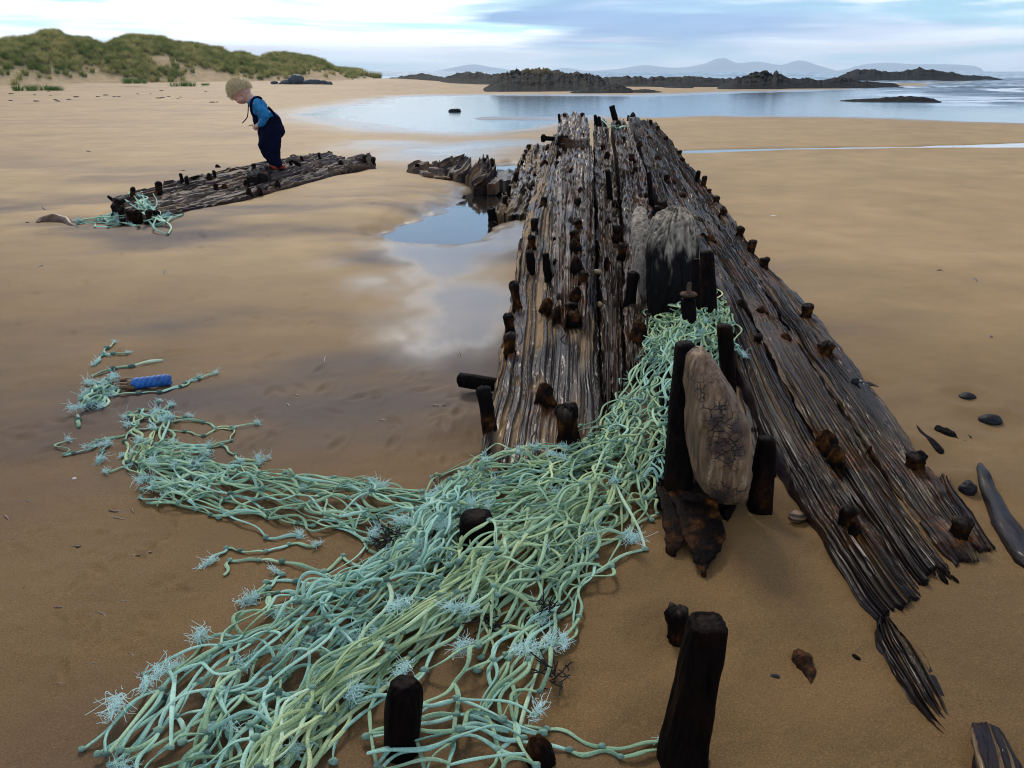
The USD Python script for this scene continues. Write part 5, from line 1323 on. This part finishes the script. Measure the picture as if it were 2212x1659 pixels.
M_skin = simple('skin', (0.46, 0.235, 0.17), (0.56, 0.31, 0.235), 8, .5, .05)
M_shirt = simple('blue_shirt', (0.010, 0.115, 0.27), (0.025, 0.19, 0.40), 14, .9, .3, .006, spec=.15)
M_navy = simple('navy_cloth', (0.0012, 0.0016, 0.009), (0.003, 0.004, 0.022), 12, .9, .3, .006, spec=.05)
M_red = simple('red_shoe', (0.30, 0.022, 0.012), (0.42, 0.045, 0.02), 20, .5, .1)
M_hair = mat('fair_hair', {'g': ('texture_coordinate', {}), 'n': ('noise_texture', {'scale': 60.0, 'detail': 3.0}), 'r': ('rgb_ramp', {'ramp': [(.3, (.40, .28, .13)), (.5, (.62, .48, .27)), (.72, (.80, .68, .46))]}), 'p': ('principled_bsdf', {'roughness': .55, 'specular_ior_level': .4})},
             [('g.object', 'n.vector'), ('n.fac', 'r.fac'), ('r.color', 'p.base_color')])
M_eye = simple('eye_dark', (0.02, 0.012, 0.01), (0.03, 0.02, 0.015), 5, .3, 0)
NA, FA = -.115, .085                                               # near arm and far arm, towards and away from the camera
skin = hulls([
    [(505, 345, 0, 138), (470, 400, -.005, 122), (545, 380, 0, 128)],            # skull
    [(440, 440, -.008, 66), (500, 480, -.010, 78), (548, 470, 0, 84)],           # brow and cheeks
    [(492, 500, -.014, 62), (548, 522, -.012, 40), (560, 480, 0, 70)],           # cheeks to chin
    [(552, 538, -.008, 26), (520, 528, -.010, 24), (560, 500, 0, 40)],           # chin and jaw
    [(500, 496, -.05, 44), (545, 486, -.05, 46)],                                # near cheek
    [(474, 512, -.012, 15), (466, 530, -.012, 12), (470, 540, -.012, 11)],       # nose
    [(480, 538, -.012, 10), (490, 540, -.006, 9), (492, 540, -.022, 9)],
    [(503, 546, -.014, 10), (512, 540, -.032, 9), (512, 540, .008, 9)],          # lips
    [(514, 556, -.012, 10), (520, 548, -.030, 9), (520, 548, .006, 9)],
    [(605, 415, -.098, 13), (628, 425, -.100, 15), (618, 455, -.094, 12), (600, 450, -.090, 9)],  # ear
    [(585, 440, 0, 88), (660, 500, 0, 74), (720, 545, 0, 80)],                   # neck
    [(720, 550, 0, 95), (800, 700, 0, 120), (880, 880, 0, 130)],                 # trunk
    [(780, 560, NA * .7, 60), (925, 740, NA, 44)], [(925, 740, NA, 42), (815, 855, NA - .01, 30)],
    [(760, 580, FA * .8, 60), (860, 740, FA, 44)], [(860, 740, FA, 42), (770, 860, FA - .03, 30)],
    [(930, 950, NA * .5, 92), (850, 1200, NA * .55, 62)], [(850, 1200, NA * .55, 60), (960, 1480, NA * .5, 44)],
    [(900, 950, FA * .5, 92), (830, 1200, FA * .6, 62)], [(830, 1200, FA * .6, 60), (890, 1480, FA * .5, 44)],
    [(815, 855, NA - .01, 29), (778, 880, NA - .012, 33), (752, 905, NA - .012, 30)],      # near palm
    [(752, 886, NA - .022, 13), (722, 884, NA - .030, 11)], [(722, 884, NA - .030, 11), (700, 876, NA - .024, 9)],      # thumb
    [(745, 905, NA - .020, 12), (722, 920, NA - .022, 10)], [(722, 920, NA - .022, 10), (708, 908, NA - .014, 8)],
    [(752, 918, NA - .012, 12), (732, 938, NA - .014, 10)], [(732, 938, NA - .014, 10), (716, 932, NA - .006, 8)],
    [(762, 926, NA - .003, 12), (748, 948, NA - .004, 10)], [(748, 948, NA - .004, 10), (732, 946, NA + .004, 8)],
    [(774, 928, NA + .006, 10), (766, 948, NA + .006, 8)], [(766, 948, NA + .006, 8), (754, 950, NA + .012, 7)],
    [(770, 860, FA - .03, 28), (735, 880, FA - .035, 30)], [(735, 880, FA - .035, 26), (705, 872, FA - .05, 12)],
    [(735, 895, FA - .03, 14), (708, 900, FA - .04, 10)], [(740, 900, FA - .02, 14), (716, 914, FA - .026, 10)], [(744, 905, FA - .01, 12), (726, 924, FA - .012, 9)], [(735, 880, FA - .05, 12), (712, 866, FA - .06, 9)],
], .006, 5)
obj('body', skin, M_skin, boy)
for dy in (-.062, .030):
    e = trimesh.creation.icosphere(2, 1.0)
    e.apply_scale([.011, .010, .006])
    e.apply_translation(bp(470 if dy < 0 else 452, 492, dy))
    obj('eye', e, M_eye, boy)
# hair: a thick cap of locks, swept forward and cut round above the ear
hc = trimesh.creation.icosphere(5, 1.0)
hv = np.array(hc.vertices)
lock = fb(hv[:, 0] * 6 + hv[:, 2] * 3, hv[:, 1] * 6, hv[:, 2] * 2, 3, 601) - .5
ctr = bp(498, 338)
ell = hv * np.array([166, 150, 156]) * PX * (1 + .16 * lock)[:, None]
fwd, upv = np.array([-.72, 0, -.69]), np.array([-.69, 0, .72])
down = (hv @ -upv)
front = hv @ fwd
lim = .20 + .36 * np.clip(-front, 0, 1) - .16 * np.clip(front, 0, 1) + .10 * (nz(hv[:, 0] * 7, hv[:, 1] * 7, hv[:, 2] * 7, 602) - .5)
inn = sstep(0, .12, down - lim)
ell = ell * (1 - .34 * inn)[:, None]
obj('hair', (ctr + ell, np.array(hc.faces)), M_hair, boy)
nh = 2600
d = rng.normal(0, 1, (nh * 3, 3))
d /= np.linalg.norm(d, axis=1, keepdims=True)
keep = (d @ -upv) < .12 + .3 * np.clip(-(d @ fwd), 0, 1) - .1 * np.clip(d @ fwd, 0, 1)
d = d[keep][:nh]
nh = len(d)
crown = (np.array([.35, 0, .94]))
flow = d - crown
flow -= d * (flow * d).sum(1, keepdims=True)
flow /= np.linalg.norm(flow, axis=1, keepdims=True) + 1e-6
tt = np.linspace(0, 1, 6)
rad = np.array([168, 152, 158]) * PX
root = d * rad * .98
pts = ctr + root[:, None] + flow[:, None] * (.034 * tt[None])[..., None] + d[:, None] * (.004 + .012 * np.sin(tt * 2.6)[None])[..., None] * rng.uniform(.2, 1.7, (nh, 1, 1)) - np.array([0, 0, .010]) * (tt ** 2)[None, :, None] + rng.normal(0, .007, (nh, 1, 3)) * tt[None, :, None]
tag(curves('hair_strands', pts.reshape(-1, 3), np.full(nh, 6), np.tile([.0022, .0022, .002, .0018, .0014, .0006], nh), M_hair, boy), kind='stuff')
shirt = wrinkle(hulls([
    [(685, 560, 0, 78), (740, 530, 0, 90), (790, 600, 0, 120)], [(740, 560, 0, 105), (800, 690, 0, 128), (860, 820, 0, 142)], [(860, 820, 0, 142), (930, 860, 0, 132), (960, 780, 0, 110)],
    [(800, 560, NA * .65, 84), (870, 650, NA * 1.0, 74)], [(870, 650, NA, 74), (920, 745, NA * 1.05, 64)], [(920, 745, NA * 1.05, 62), (860, 830, NA, 48)], [(860, 830, NA, 47), (822, 862, NA - .01, 38)],
    [(770, 580, FA * .8, 84), (860, 740, FA, 62)], [(860, 740, FA, 60), (775, 850, FA - .03, 38)]], .009, 5), .013, 16, 603)
obj('shirt', shirt, M_shirt, boy)
dung = wrinkle(hulls([
    [(700, 720, -.03, 40), (700, 720, .05, 40), (760, 760, -.04, 72), (760, 760, .06, 72)], [(760, 790, 0, 100), (800, 880, 0, 118), (850, 860, 0, 120)],
    [(1000, 800, 0, 92), (990, 860, 0, 140), (880, 900, 0, 150), (800, 900, 0, 90)], [(890, 930, 0, 158), (1010, 960, 0, 148), (860, 1080, 0, 138)],
    [(1005, 960, NA * .4, 132), (930, 1000, NA * .5, 140), (850, 1180, NA * .6, 112), (955, 1180, NA * .5, 126)], [(846, 1180, NA * .6, 108), (955, 1180, NA * .5, 122), (888, 1330, NA * .5, 104), (962, 1330, NA * .5, 104)],
    [(895, 1330, NA * .5, 100), (960, 1330, NA * .5, 100), (935, 1410, NA * .5, 100), (1000, 1470, NA * .45, 78)],
    [(900, 1000, FA * .5, 140), (840, 1180, FA * .6, 118), (930, 1180, FA * .6, 120)], [(840, 1180, FA * .6, 112), (920, 1180, FA * .6, 118), (880, 1380, FA * .5, 90)], [(880, 1380, FA * .5, 88), (890, 1470, FA * .45, 70)]], .010, 4), .018, 11, 604)
obj('dungarees', dung, M_navy, boy)


def ribbon(name, pts, w, th_, m, up=None, n=30):
    Q = np.array([bp(*p) for p in pts])
    t = np.linspace(0, 1, len(Q))
    u = np.linspace(0, 1, n)
    C = np.stack([PchipInterpolator(t, Q[:, i])(u) for i in range(3)], -1)
    V, f = tube(C, w, th_, up=up, n=10)
    return obj(name, (V, outward(V, f)), m, boy)


upn = np.array([0, -1.0, .15])
ribbon('strap', [(722, 730, -.108), (704, 640, -.112), (712, 560, -.108), (745, 482, -.080), (800, 462, -.045), (860, 490, -.05)], .014, .005, M_navy, upn)
ribbon('strap', [(955, 610, -.075), (1000, 650, -.085), (1040, 710, -.075), (1060, 770, -.06)], .015, .006, M_navy, upn)
ribbon('strap', [(690, 730, .075), (690, 640, .085), (705, 560, .085), (750, 490, .06)], .013, .005, M_navy, upn)
ribbon('tie_cord', [(650, 560, -.03), (630, 590, -.03), (612, 680, -.03), (588, 760, -.03), (545, 810, -.03), (500, 850, -.03)], .0055, .0035, M_navy, upn)
ribbon('collar', [(640, 540, -.05), (668, 545, -.085), (705, 500, -.075), (735, 478, -.02), (720, 470, .04)], .012, .008, M_shirt, upn)
for (x_, dy, dx) in ((905, -.060, 0), (1010, .015, 55)):
    sh = wrinkle(hulls([[(x_ - 60, 1545, dy, 32), (x_ - 20, 1530, dy, 42), (x_ + 50, 1530, dy, 42), (x_ + 60, 1548, dy, 30)], [(x_ - 78, 1552, dy - .006, 22), (x_ - 70, 1552, dy + .010, 24), (x_ - 20, 1545, dy, 34)]], .006, 4), .001, 60, 605)
    s_ = obj('shoe', sh, M_red, boy)
    sl = hulls([[(x_ - 82, 1570, dy - .008, 12), (x_ - 82, 1570, dy + .012, 12), (x_ + 70, 1570, dy - .012, 14), (x_ + 70, 1570, dy + .012, 14)]], .01, 2)
    so = usdkit.mesh(stage, str(s_.GetPath()) + '/sole', sl, M_slate, smooth=True)
twig = tag(obj('twig', outward_pair := (lambda vf: (vf[0], outward(*vf)))(tube(np.array([bp(648, 884, NA - .02), bp(672, 876, NA - .024), bp(700, 868, NA - .026), bp(716, 870, NA - .02)]), .0045, .004)), M_slate), 'short dark twig held in the boy\'s hand', 'twig')

# ------------------------------------------------------------------ dunes with marram grass
M_dune = mat('dune_ground', {
    'g': ('texture_coordinate', {}), 'a': ('attribute', {'attribute': 'mask'}), 's': ('separate_xyz', {}),
    'n': ('noise_texture', {'scale': 1.6, 'detail': 7.0, 'roughness': 0.65}),
    'v': ('rgb_ramp', {'ramp': [(.3, (.14, .12, .045)), (.5, (.25, .195, .085)), (.7, (.38, .28, .15))]}),
    'sa': ('rgb_ramp', {'ramp': [(.3, (.34, .24, .135)), (.7, (.48, .35, .21))]}), 'x': ('mix_color', {}),
    'b': ('bump', {'strength': .6, 'distance': .15}), 'p': ('principled_bsdf', {'roughness': .95, 'specular_ior_level': .1})},
    [('g.object', 'n.vector'), ('n.fac', 'v.fac'), ('n.fac', 'sa.fac'), ('a.vector', 's.vector'), ('sa.color', 'x.a'), ('v.color', 'x.b'), ('s.x', 'x.fac'), ('x.result', 'p.base_color'), ('n.fac', 'b.height'), ('b.normal', 'p.normal')])


def dune(name, base, top, y, thick, nu, nv, seed, bumps):
    v, f = ridge(base, top, y, thick, nu, .16, seed, back=.9, nv=nv, craggy=bumps, foot=-.7)
    return v, f


d1b = [(-160, 210), (0, 204), (120, 200), (250, 195), (400, 187), (560, 184), (700, 181), (790, 178)]
d1t = [(-160, 100), (-60, 104), (0, 96), (60, 86), (118, 74), (150, 88), (190, 92), (232, 104), (250, 96), (282, 86), (330, 88), (352, 90), (376, 104), (420, 103), (455, 110), (470, 112), (500, 124), (525, 121), (560, 127), (600, 122), (650, 128), (690, 136), (720, 150), (752, 166), (770, 176)]
d2b = [(690, 176), (900, 181)]
d2t = [(690, 158), (740, 158), (770, 160), (800, 166), (840, 172), (880, 177)]
DUNES = []
for nm, (b, t, yy, th_, nu, nv, sd, cr) in (('dune', (d1b, d1t, (47, 78), 15.0, 420, 70, 701, .42)), ('dune', (d2b, d2t, (100, 106), 14.0, 120, 30, 702, .3))):
    v, f = dune(nm, b, t, yy, th_, nu, nv, sd, cr)
    rel = v[:, 2]
    cover = sstep(.4, 1.5, rel + 2.2 * (fb(v[:, 0] * .22, v[:, 1] * .22, 1, 4, 703) - .5)) * sstep(.39, .53, fb(v[:, 0] * .35, v[:, 1] * .2, v[:, 2] * .5, 4, 704) + .12 * sstep(1, 3.5, rel))
    tag(obj(nm, (v, f), M_dune, mask=np.stack([cover, 0 * cover, 0 * cover], -1)), kind='structure')
    DUNES.append((v, f, cover))


def grass_mat(name, c1, c2):
    return mat(name, {'o': ('object_info', {}), 'g': ('geometry', {}), 'n': ('noise_texture', {'scale': .35, 'detail': 3.0}), 'u': ('math', {'math_type': 'multiply_add', 'value2': .45, 'value3': -.2}), 'ad': ('math', {'math_type': 'add'}), 'r': ('rgb_ramp', {'ramp': [(.3, c1), (.75, c2)]}),
                      'd': ('diffuse_bsdf', {}), 't': ('translucent_bsdf', {}), 'x': ('mix_closure', {'fac': .35})},
               [('g.position', 'n.vector'), ('o.random', 'u.value1'), ('u.value', 'ad.value1'), ('n.fac', 'ad.value2'), ('ad.value', 'r.fac'), ('r.color', 'd.color'), ('r.color', 't.color'), ('d.BSDF', 'x.closure1'), ('t.BSDF', 'x.closure2')], surface='x.closure')


M_marram = grass_mat('marram', (0.120, 0.165, 0.038), (0.420, 0.370, 0.150))
M_green = grass_mat('green_marram', (0.050, 0.110, 0.020), (0.100, 0.180, 0.040))


def tuft_mesh(n, hgt, spread, seed):
    r2 = np.random.default_rng(seed)
    V, Fc = [], []
    for i in range(n):
        a, rad, h = r2.uniform(0, 6.283), spread * .45 * math.sqrt(r2.random()), hgt * r2.uniform(.55, 1.1)
        b0 = np.array([rad * math.cos(a), rad * math.sin(a), -.05])
        ln = np.array([math.cos(a + r2.normal(0, .6)), math.sin(a + r2.normal(0, .6)), 0]) * spread * r2.uniform(.2, .8) + np.array([.12, 0, 0]) * hgt
        w = .011 * hgt / .6 * r2.uniform(.8, 1.5)
        sd = np.array([-math.sin(a), math.cos(a), 0]) * w
        o = len(V)
        for q, ww in ((0, 1), (.5, .8), (1, .05)):
            c = b0 + np.array([0, 0, h * q * (1 - .12 * q)]) + ln * q * q
            V += [c - sd * ww, c + sd * ww]
        Fc += [[o, o + 1, o + 3], [o, o + 3, o + 2], [o + 2, o + 3, o + 5], [o + 2, o + 5, o + 4]]
    return np.array(V), np.array(Fc)


pi = UsdGeom.PointInstancer.Define(stage, '/World/marram_grass')
tag(pi, 'dense tussocks of marram grass covering the dunes', 'grass', kind='stuff')
prot = []
for k in range(4):
    V, f = tuft_mesh(70, .62, .42, 710 + k)
    p = usdkit.mesh(stage, f'/World/marram_grass/tussocks/tussock_{k:03d}' if k else '/World/marram_grass/tussocks/tussock', (V, f), M_marram, smooth=False)
    prot.append(p.GetPath())
pi.CreatePrototypesRel().SetTargets(prot)
pos, idx, sc, ori = [], [], [], []
for (v, f, cover), count in zip(DUNES, (6200, 900)):
    tri = v[f]
    ar = np.linalg.norm(np.cross(tri[:, 1] - tri[:, 0], tri[:, 2] - tri[:, 0]), axis=1)
    wgt = ar * (.02 + cover[f].mean(1) ** 1.3) * (tri[:, :, 2].mean(1) > .2)
    pick = rng.choice(len(f), count, p=wgt / wgt.sum())
    bary = rng.dirichlet([1, 1, 1], count)
    P = (tri[pick] * bary[..., None]).sum(1)
    pos.append(P)
    sc.append(rng.uniform(.5, 1.15, count) * (1.0 if count > 1000 else 1.6))
pos, sc = np.vstack(pos), np.concatenate(sc)
idx = rng.integers(0, 4, len(pos))
yaw = rng.normal(0, .9, len(pos))
pi.CreatePositionsAttr(VtArrays.Vec3fArray.FromNumpy(pos.astype(np.float32)))
pi.CreateProtoIndicesAttr(VtArrays.IntArray.FromNumpy(idx.astype(np.int32)))
pi.CreateScalesAttr(VtArrays.Vec3fArray.FromNumpy(np.repeat(sc[:, None], 3, 1).astype(np.float32)))
pi.CreateOrientationsAttr(VtArrays.QuathArray([Gf.Quath(float(math.cos(a / 2)), 0, 0, float(math.sin(a / 2))) for a in yaw]))

GC = [(75, 190, 34, 'two-headed green grass clump on bare sand below the dune, left one'), (110, 195, 26, 'low green grass clump just right of the left one on bare sand'), (285, 172, 30, 'bushy green clump at the middle of the dune foot'),
      (398, 180, 30, 'rounded green clump right of the middle at the dune foot'), (445, 180, 12, 'small lone green clump nearest the row of dark boulders')]
for k, (u_, v_, w, lab) in enumerate(GC):
    P = D(u_, v_ + w * .22, 45.5 if k < 2 else 52)
    P[2] = max(P[2], float(sand(np.array([P[0]]), np.array([P[1]]))[0])) if k < 2 else P[2]
    V, f = [], []
    o = 0
    t_ = thing('grass_clump', lab, 'grass')
    for q in range(9):
        a, b = tuft_mesh(46, .42 * w / 30, .5 * w / 30, 730 + k * 20 + q)
        V.append(a + P + [rng.normal(0, .33) * w / 30, rng.normal(0, .3), 0])
        f.append(b + o)
        o += len(a)
    obj('blades', (np.vstack(V), np.vstack(f)), M_green, t_, smooth=False)

# ------------------------------------------------------------------ rocks
M_rock = mat('dark_rock', {
    'g': ('texture_coordinate', {}), 'n': ('noise_texture', {'scale': 1.1, 'detail': 8.0, 'roughness': .68}), 'ge': ('geometry', {}), 's': ('separate_xyz', {}), 'a': ('attribute', {'attribute': 'mask'}), 'sa': ('separate_xyz', {}),
    'r': ('rgb_ramp', {'ramp': [(.3, (.001, .001, .0012)), (.52, (.004, .0036, .0038)), (.75, (.014, .0115, .010))]}),
    'li': ('rgb_ramp', {'ramp': [(.35, (.05, .05, .025)), (.65, (.16, .115, .035))]}), 'm': ('mix_color', {}),
    'b': ('bump', {'strength': .9, 'distance': .25}), 'p': ('principled_bsdf', {'roughness': .75, 'specular_ior_level': .06})},
    [('g.object', 'n.vector'), ('n.fac', 'r.fac'), ('n.fac', 'li.fac'), ('a.vector', 'sa.vector'), ('r.color', 'm.a'), ('li.color', 'm.b'), ('sa.x', 'm.fac'), ('m.result', 'p.base_color'), ('n.fac', 'b.height'), ('b.normal', 'p.normal')])
ROCKS = [
    ('dark craggy rock outcrop with a yellow-topped crest beyond the lagoon, left of centre', (41.5, 42.5), 7.0, [(400, 232), (820, 228)], [(400, 228), (418, 212), (450, 196), (470, 178), (505, 170), (540, 163), (590, 157), (650, 163), (700, 171), (760, 171), (800, 182), (830, 200), (850, 226)], .9, .8),
    ('low dark rock spur at the water in front of the yellow-topped outcrop', (38.5, 38), 2.5, [(690, 236), (1030, 234)], [(690, 232), (715, 222), (760, 214), (800, 216), (840, 206), (880, 207), (912, 220), (960, 219), (1000, 225), (1030, 232)], .9, .0),
    ('long low ridge of dark rock joining the middle outcrops', (52, 50), 5.0, [(780, 212), (1270, 214)], [(780, 200), (800, 184), (850, 180), (900, 177), (950, 181), (1000, 178), (1050, 181), (1110, 177), (1160, 182), (1200, 185), (1235, 182), (1270, 190), (1290, 212)], .8, .15),
    ('flat dark rock low at the water before the middle ridge', (45, 45), 2.0, [(1000, 216), (1120, 218)], [(1000, 213), (1030, 206), (1070, 203), (1100, 208), (1120, 215)], .7, .0),
    ('tall rounded black outcrop standing in the sea right of centre', (46, 44), 5.0, [(1190, 222), (1850, 216)], [(1190, 212), (1220, 198), (1260, 180), (1295, 170), (1335, 164), (1370, 168), (1405, 171), (1430, 182), (1462, 188), (1490, 184), (1520, 190), (1560, 184), (1605, 182), (1640, 186), (1680, 192), (1720, 196), (1760, 200), (1800, 206), (1840, 212)], 1.0, .05),
    ('long black skerry tapering into the sea at the right', (66, 72), 6.0, [(1580, 192), (2150, 190)], [(1580, 186), (1610, 170), (1640, 160), (1675, 154), (1720, 156), (1760, 164), (1800, 162), (1840, 158), (1880, 154), (1920, 158), (1960, 165), (2000, 169), (2050, 174), (2090, 176), (2120, 180), (2145, 187)], .9, .05),
    ('flat black rock awash in the shallows nearest at the right', (25.5, 26), 1.6, [(1600, 260), (1950, 266)], [(1600, 256), (1640, 251), (1700, 248), (1750, 244), (1790, 241), (1850, 240), (1885, 243), (1910, 250), (1935, 258), (1950, 263)], .6, .0),
    ('distant greenish rock ridge at the left end of the skerries', (76, 74), 6.0, [(60, 196), (300, 198)], [(60, 190), (85, 182), (110, 180), (140, 176), (175, 171), (210, 170), (245, 173), (270, 178), (300, 186)], .9, .35),
    ('distant brown-topped rock ridge between greenish ridge and yellow-topped outcrop', (66, 62), 6.0, [(270, 200), (500, 208)], [(260, 190), (285, 178), (310, 172), (340, 165), (370, 166), (400, 164), (430, 170), (470, 174), (500, 182), (520, 198)], .9, .3)]
for k, (lab, yy, th_, b, t, cr, lich) in enumerate(ROCKS):
    zb, zt = z8(b), z8(t)
    yy = tuple(G(zb[:, 0], zb[:, 1], -.05)[:, 1])
    jag_ = np.linspace(zt[0, 0], zt[-1, 0], 90)
    jv = np.interp(jag_, zt[:, 0], zt[:, 1])
    ft_ = np.interp(jag_, zb[:, 0], zb[:, 1])
    jv = jv + (ft_ - jv) * (.30 * (fb(jag_ * .13, k, 3, 4, 790) - .5)) * sstep(0, .06, np.minimum(jag_ - jag_[0], jag_[-1] - jag_) / np.ptp(jag_))
    v, f = ridge(zb, np.column_stack([jag_, jv]), yy, th_ * yy[0] / 45, 460, .85 * 45 / yy[0], 740 + k, back=.8, nv=60, craggy=cr * 1.3, foot=-.5)
    hi = sstep(.72, 1.0, (v[:, 2] - v[:, 2].min()) / (np.ptp(v[:, 2])))
    li = np.clip(lich * hi * sstep(.35, .6, fb(v[:, 0] * .5, v[:, 1] * .5, 1, 3, 760 + k)) * 1.6, 0, 1)
    tag(obj('rock_outcrop', (v, f), M_rock, mask=np.stack([li, 0 * li, 0 * li], -1)), lab, 'rock')
M_blue_rock = simple('slate_rock', (0.020, 0.026, 0.036), (0.060, 0.068, 0.085), 3, .7, .5, .03)
BO = [(593, 184, 16, 'small dark boulder by the boy\'s head at the left end of the row'), (605, 182, 8, 'tiny boulder second from the left in the row under the dune'), (618, 181, 22, 'dark boulder left of the largest one in the row'), (640, 180, 34, 'largest boulder of the row under the dune, blue-grey'),
      (636, 184, 16, 'dark slab at the foot of the largest boulder'), (662, 181, 22, 'dark boulder just right of the largest one'), (680, 182, 24, 'long flat boulder right of the middle of the row'), (698, 183, 20, 'flat boulder second from the right end of the row'), (712, 184, 14, 'last small boulder at the right end of the row')]
for k, (u_, v_, w, lab) in enumerate(BO):
    P = D(u_, v_ + 2, 57.0)
    P[2] = float(sand(np.array([P[0]]), np.array([P[1]]))[0])
    stone('boulder', lab, 'boulder', 0, 0, w, 0, 770 + k, M_blue_rock, (1, .7, .55 if k != 3 else .75), rough=.4, pos=P, sink=.2)
for k in range(34):
    u_, v_ = rng.uniform(20, 560), rng.uniform(206, 222) + rng.normal(0, 2)
    y_ = G(u_, v_)[1]
    P = G(u_, v_)
    P[2] = float(sand(np.array([P[0]]), np.array([P[1]]))[0])
    stone('weed_lump', 'tiny dark lump of dry weed on the tide line under the dunes', 'seaweed', 0, 0, rng.uniform(5, 13), 0, 800 + k, M_slate, (1, .6, .22), sub=1, rough=.4, pos=P, sink=.2, group='dark weed lumps along the tide line')
